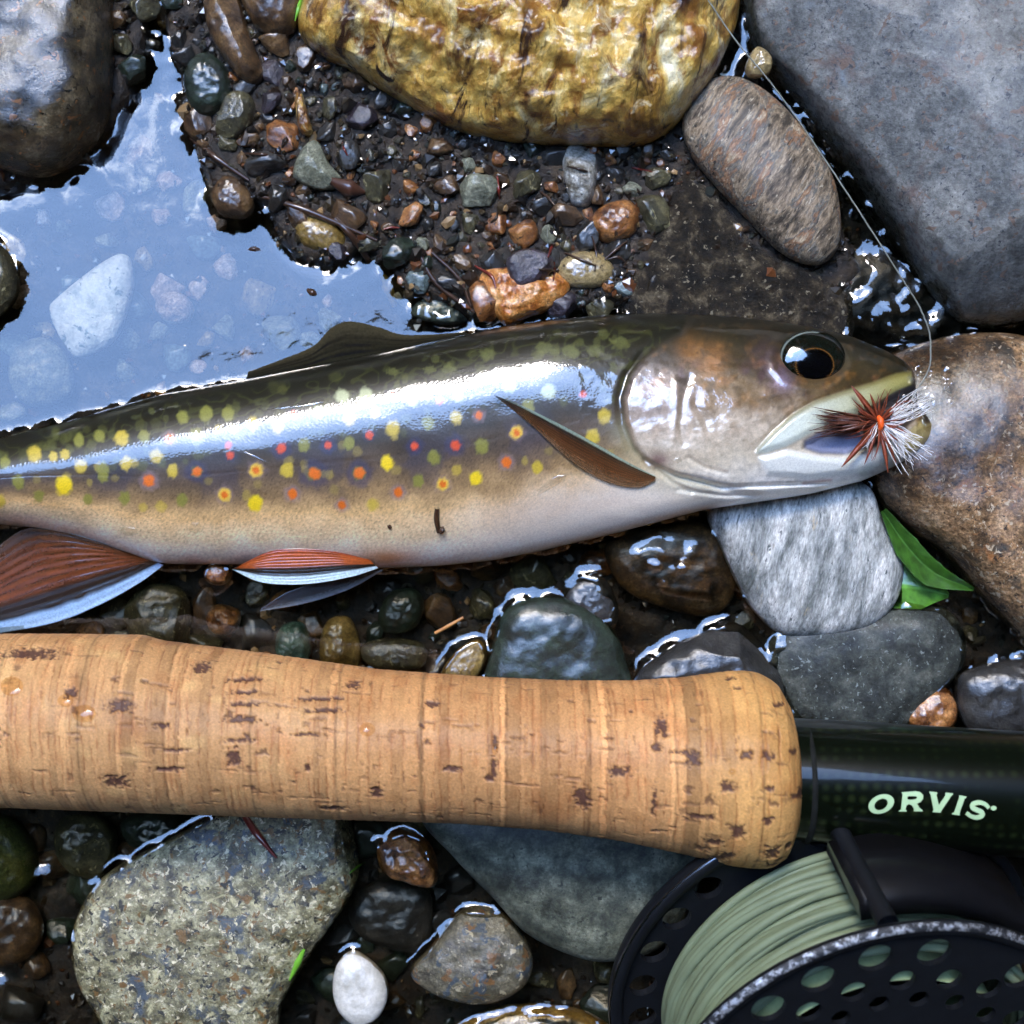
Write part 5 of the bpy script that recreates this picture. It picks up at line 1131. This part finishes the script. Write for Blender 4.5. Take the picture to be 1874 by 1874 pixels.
for layer, (rho, cnt) in enumerate(((272, 13), (284, 14), (294, 11))):
    for i in range(cnt):
        s0 = 26 + (RDp - 52) * (i + .5 * (layer % 2)) / cnt + r3.normal(0, 2.5); am = r3.uniform(4, 20); p_ = r3.uniform(0, 6.28)
        s_ = np.clip(s0 + am * np.sin(th + p_) + 3 * np.sin(2 * th + p_ * 2), 20, RDp - 16); q_ = rho + 3 * np.sin(th + p_ * 1.7) + r3.normal(0, 1.5)
        st.append(tube(rp(q_ * np.cos(th), q_ * np.sin(th), s_), 7.8, 8))
V, F = join(st)
mk('fly_line', V, F, plain('sage_line', srgb(108, 119, 92), .6, .05, var=.12, vscale=60, spec=.3), spool)

# ------------------------------------------------------------------ drops on the cork, leaf, twigs, needles
def grip_z(px, py):
    z = np.full(np.shape(px), 380.)
    for _ in range(8):
        yt, yb = sm(GT, px), sm(GB, px); c = at(px, (yt + yb) / 2, zax(px)); r = (yb - yt) / 2 * (H - zax(px)) / H
        y = at(px, py, z)[..., 1] - c[..., 1]; z = c[..., 2] + np.sqrt(np.maximum(r ** 2 - y ** 2, 1))
    return z
m_drop = watermat('water_drop', (.95, .88, .76), 1.45)
for x, y, rx_, ry_, lab in ((22, 1256, 24, 20, 'clear water drop on the cork at the left edge'), (154, 1306, 24, 18, 'largest clear water drop in the upper left part of the cork'), (672, 1335, 15, 13, 'round water drop near the middle of the cork'), (120, 1282, 16, 13, 'flat water drop left of the largest drop on the cork'), (1340, 1412, 7, 6, 'tiny water drop on the flared right end of the cork'), (906, 1370, 6, 11, 'bright tiny drop in a crack on the middle of the cork')):
    V, F, _, _ = dome(x, y, rx_, ry_, 6 if rx_ > 12 else 4, lambda a_, b_: grip_z(a_, b_) - .6, 10, 28)
    tag(mk('water_drop', V, F, m_drop, origin=V[0]), lab, 'water drop')

m_drop2 = watermat('clear_drop', (.98, .98, .97), 2.3)
for x, y, rx_, ry_, ro_, lab in ((1008, 886, 36, 7, -32, 'bright slanting water streak on the trout flank below the pectoral fin'), (236, 972, 20, 7, 4, 'long water bead low on the trout side above the anal fin'), (358, 966, 11, 13, 0, 'round water bead low on the trout side between anal and pelvic fins'),
                              (545, 742, 46, 4, -9, 'thin water streak across the upper trout flank'), (470, 838, 26, 3.5, 24, 'short slanting water streak beside the yellow spots of the trout'), (1240, 842, 9, 6, 20, 'small water bead at the gill edge of the trout')):
    n, k = 12, 40; r = np.linspace(0, 1, n)[1:]; a = np.linspace(0, 2 * np.pi, k, endpoint=False); c_, s_ = math.cos(R(ro_)), math.sin(R(ro_))
    wob_ = 1 + .18 * np.cos(2 * a + x) + .1 * np.cos(5 * a + y); lx, ly = rx_ * r[:, None] * np.cos(a) * wob_, ry_ * r[:, None] * np.sin(a) * wob_
    X, Y = x + lx * c_ - ly * s_, y + lx * s_ + ly * c_; Z = fish_top(X, Y) - .4 + min(5, ry_ * .55) * np.sqrt(np.clip(1 - r ** 2, 0, 1))[:, None]
    V = np.vstack([at(x, y, float(Z[0].mean()))[None], at(X, Y, Z).reshape(-1, 3)]); F = [[0, 1 + (j + 1) % k, 1 + j] for j in range(k)] + (gridfaces(n - 1, k, True) + 1).tolist()
    tag(mk('water_drop', V, F, m_drop2, origin=V[0]), lab, 'water drop')

def leafpoly(name, pts_mid, half_up, half_dn, zf, col, label, teeth=7, fold=8):
    mid = catmull(pts_mid, 40); tg = np.gradient(mid, axis=0); tg /= np.linalg.norm(tg, axis=1)[:, None]; nm = np.stack([-tg[:, 1], tg[:, 0]], 1)
    t = np.linspace(0, 1, 40); saw = 1 + .03 * ((t * teeth * 3) % 1)
    hu = np.interp(t, np.linspace(0, 1, len(half_up)), half_up) * saw; hd = np.interp(t, np.linspace(0, 1, len(half_dn)), half_dn) * saw
    q = np.linspace(-1, 1, 21)
    XY = mid[:, None] + nm[:, None] * (np.where(q[None] > 0, q[None] * hd[:, None], q[None] * hu[:, None]))[..., None]
    Z = zf(XY[..., 0], XY[..., 1]) + fold * np.abs(q)[None] ** .8 + .5 * np.cos(q[None] * 3 + t[:, None] * 40) * np.abs(q)[None]
    top = at(XY[..., 0], XY[..., 1], Z); bot = top - np.array([0, 0, 1.6]); V = np.concatenate([top, bot[:, ::-1]], 1)
    vein = np.exp(-(q / .05) ** 2)[None] + .5 * sstep(.8, 1, np.cos((t[:, None] - .25 * np.abs(q)[None]) * 60))
    C1 = np.clip(np.asarray(col) * (1 + .5 * fbm(P3(XY[..., 0] / 14, XY[..., 1] / 14, 1), 4) + .5 * vein)[..., None], .004, .9)
    C = np.concatenate([C1, C1[:, ::-1]], 1).reshape(-1, 3)
    return V.reshape(-1, 3), gridfaces(40, 42, True), C
m_leaf = colmat('green_leaf', .45, .7, .12, .1, 5, bmp=.3, bscale=7)
lf = thing('green_leaf', at(1690, 1060, 10), 'bright green torn leaf between pale stone and granite boulder', 'leaf')
V, F, C = leafpoly('a', [(1615, 935), (1660, 1000), (1710, 1048), (1782, 1078)], [8, 22, 20, 3], [4, 24, 28, 4], lambda x, y: 36 + 0 * x, srgb(50, 88, 26), '', fold=14); mk('leaf_blade', V, F, m_leaf, lf, cols=C)
V, F, C = leafpoly('b', [(1575, 1075), (1630, 1072), (1690, 1078), (1736, 1090)], [30, 60, 52, 4], [34, 52, 40, 4], lambda x, y: 12 + .12 * (x - 1640), srgb(80, 130, 40), '', teeth=5, fold=-5); mk('leaf_blade', V, F, m_leaf, lf, cols=C)

def bit(name, pts, rad, mat, label, cat, dz=4, group=None):
    bv = BVALL; P = []
    for q in pts: P.append(at(q[0], q[1], q[2] if len(q) > 2 else topz(q[0], q[1], bv)[0] + dz))
    pp = catmull(P, 16); V, F = tube(pp, rad if np.isscalar(rad) else np.interp(np.linspace(0, 1, 16), np.linspace(0, 1, len(rad)), rad), 8)
    return tag(mk(name, V, F, mat, origin=pp[0]), label, cat, group)
BVALL = solid_bvh()
m_twig = plain('wet_twig', srgb(60, 38, 23), .5, .9, var=.4, vscale=8, bmp=.4)
m_rust = plain('rust_needle', srgb(110, 34, 22), .4, .9, var=.25, vscale=14)
m_tan = plain('tan_needle', srgb(182, 124, 60), .5, .6, var=.2)
m_gr = plain('green_needle', srgb(110, 170, 50), .4, .8, var=.2)
bit('debris', [(800, 930), (799, 950), (803, 974)], [4, 5, 5, 4], m_twig, 'short brown twig stuck on the trout flank', 'debris', 3)
bit('seed', [(804, 968), (808, 970), (812, 972)], [4, 8, 4], m_twig, 'dark round seed at the lower end of the twig on the trout', 'seed', 5)
bit('speck', [(710, 961), (713, 964), (716, 966)], [2, 3.6, 2], m_twig, 'tiny dark speck on the trout belly left of the twig', 'debris', 2)
bit('pine_needle', [(796, 1159, 6), (820, 1146, 7), (848, 1130, 8)], [3, 3.4, 2.4], m_tan, 'pale orange stick floating on the water above the cork', 'stick')
bit('needle', [(440, 1482), (470, 1526), (506, 1570)], [6, 7, 2], m_rust, 'dark red needle lying on the speckled boulder under the cork', 'needle')
bit('leaf_bit', [(556, 1738), (545, 1762), (530, 1794)], [3, 7, 2], m_gr, 'bright green leaf scrap on the speckled boulder lower right', 'leaf')
bit('leaf_bit', [(640, 1598), (655, 1586), (668, 1578)], [1, 3, 1], m_gr, 'tiny green needle at the right edge of the speckled boulder', 'needle')
bit('flake', [(270, 724), (290, 720), (314, 728)], [2, 6, 2], m_tan, 'tan bark flake at the water edge on the trout back', 'debris', 2)
bit('grass_blade', [(552, -10), (546, 16), (540, 38)], [3, 4, 1], m_gr, 'thin green blade beside the golden boulder at the top edge', 'grass')
bit('twig', [(612, 400), (650, 440), (702, 520)], [5, 7, 4], m_twig, 'thick brown twig beside the long ochre pebble', 'twig')
bit('twig', [(768, 466), (800, 520), (868, 572)], [4, 5, 3], m_twig, 'straight dark twig running down to the trout back', 'twig')
bit('twig', [(790, 462), (840, 510), (862, 560)], [3, 4, 3], m_twig, 'bent glossy twig left of the amber quartz stone', 'twig')
bit('twig', [(345, 250), (390, 285), (455, 330)], [3, 6, 3], m_twig, 'thick brown twig at the right shore of the pool neck', 'twig')
bit('twig', [(480, 360), (560, 385), (690, 440)], [4, 7, 3], m_twig, 'dark sodden stick behind the long ochre pebble', 'twig')
bit('floating_bark', [(562, 530, 2), (572, 536, 3), (580, 540, 2)], [4, 8, 4], m_twig, 'dark floating crumb in the pool near its right tip', 'debris')
bit('floating_bark', [(452, 458, 2), (466, 456, 3), (482, 460, 2)], [3, 6, 2], m_twig, 'dark floating crumb in the middle upper pool', 'debris')
bit('bark_chip', [(700, 500), (712, 525), (722, 560)], [6, 15, 6], plain('yellow_chip', srgb(170, 136, 60), .5, .8, var=.35, vscale=12, bmp=.5), 'yellow bark chip at the right tip of the pool', 'debris', 4)
bit('dead_leaf', [(605, 330), (640, 345), (668, 352)], [6, 18, 3], plain('dead_leaf', srgb(74, 44, 30), .5, .9, var=.3), 'dark brown dead leaf scrap beside the triangular stone', 'leaf', 0)

m_twig2 = plain('black_twig', srgb(46, 32, 22), .5, .9, var=.4, vscale=8, bmp=.5)
r6 = np.random.default_rng(77)
for i in range(34):
    x, y = r6.uniform(350, 1180), r6.uniform(110, 570)
    if sdf([[x, y]], A_)[0] > -10: continue
    a = r6.uniform(0, 3.14); l_ = r6.uniform(10, 34); nm = min(LAND, key=lambda q: math.hypot(q[0] - x, q[1] - y))
    bit('twig', [(x - l_ * math.cos(a), y - l_ * math.sin(a)), (x + r6.normal(0, 3), y + r6.normal(0, 3)), (x + l_ * math.cos(a), y + l_ * math.sin(a))], [1.5, r6.uniform(2, 3.5), 1.2], [m_twig, m_twig2, m_rust][i % 3],
        pebble_label(x, y, 30 if l_ > 20 else 10, ('brown', 'black', 'rusty red')[i % 3], 'twig scrap').replace('medium', 'longish'), 'twig', 3, 'twig scraps in the gravel bank')

# ------------------------------------------------------------------ the water, climbing a little at everything it touches
def water():
    G = 4.0; g = np.arange(-1100, 1101, G); X, Y = np.meshgrid(g, g, indexing='ij'); n = len(g)
    bv = BVALL; solid = np.zeros((n, n), bool); land = np.zeros((n, n), bool); dn = Vector((0, 0, -1))
    for i in range(n):
        for j in range(n):
            h = bv.ray_cast(Vector((g[i], g[j], 600)), dn)
            up = h[0] is not None and h[0].z > 1.5; gr = up and h[2] < GROUND_FACES
            solid[i, j] = up and not gr; land[i, j] = gr
    def dist(m):
        D = np.where(m, 0, 1e3)
        for _ in range(30):
            for dx, dy, c in ((1, 0, G), (-1, 0, G), (0, 1, G), (0, -1, G), (1, 1, G * 1.414), (-1, 1, G * 1.414), (1, -1, G * 1.414), (-1, -1, G * 1.414)):
                s = np.full_like(D, 1e3); xs_ = slice(max(dx, 0), n + min(dx, 0)); xt = slice(max(-dx, 0), n + min(-dx, 0)); ys_ = slice(max(dy, 0), n + min(dy, 0)); yt = slice(max(-dy, 0), n + min(-dy, 0))
                s[xt, yt] = D[xs_, ys_]; D = np.minimum(D, s + c)
        return D
    D, DL = dist(solid), dist(land)
    wob = np.clip(.75 + .7 * fbm(P3(X / 45, Y / 45, 7), 3), .1, 1.3)
    Z = 11 * np.exp(-D / 8.5) * wob + 6 - 9 * np.exp(-DL / 16) * (.9 + .3 * fbm(P3(X / 50, Y / 50, 17), 2)) + .5 * np.sin(DL / 3.2 + 2 * fbm(P3(X / 60, Y / 60, 27), 2)) * np.exp(-DL / 22)
    for _ in range(3):
        P = np.pad(Z, 1, mode='edge'); Z = (P[1:-1, 1:-1] * 4 + P[:-2, 1:-1] + P[2:, 1:-1] + P[1:-1, :-2] + P[1:-1, 2:]) / 8
    Z += .35 * fbm(P3(X / 130, Y / 70, 1), 3)
    Z = 6 + (Z - 6) * sstep(1100, 1000, np.maximum(np.abs(X), np.abs(Y)))
    ext = np.array([-60000, -12000, -4000, -1800, *g, 1800, 4000, 12000, 60000.]); XX_, YY_ = np.meshgrid(ext, ext, indexing='ij'); ZZ_ = np.full(XX_.shape, 6.); ZZ_[4:-4, 4:-4] = Z
    o = mk('stream_water', np.stack([XX_, YY_, ZZ_], -1).reshape(-1, 3), gridfaces(len(ext), len(ext))[:, ::-1], watermat('stream_water', (.80, .75, .64), 1.72, .04, 40, thin=False))
    tag(o, kind='structure')
water()
for o in S.objects:
    if o.type == 'EMPTY' and not o.children: bpy.data.objects.remove(o)
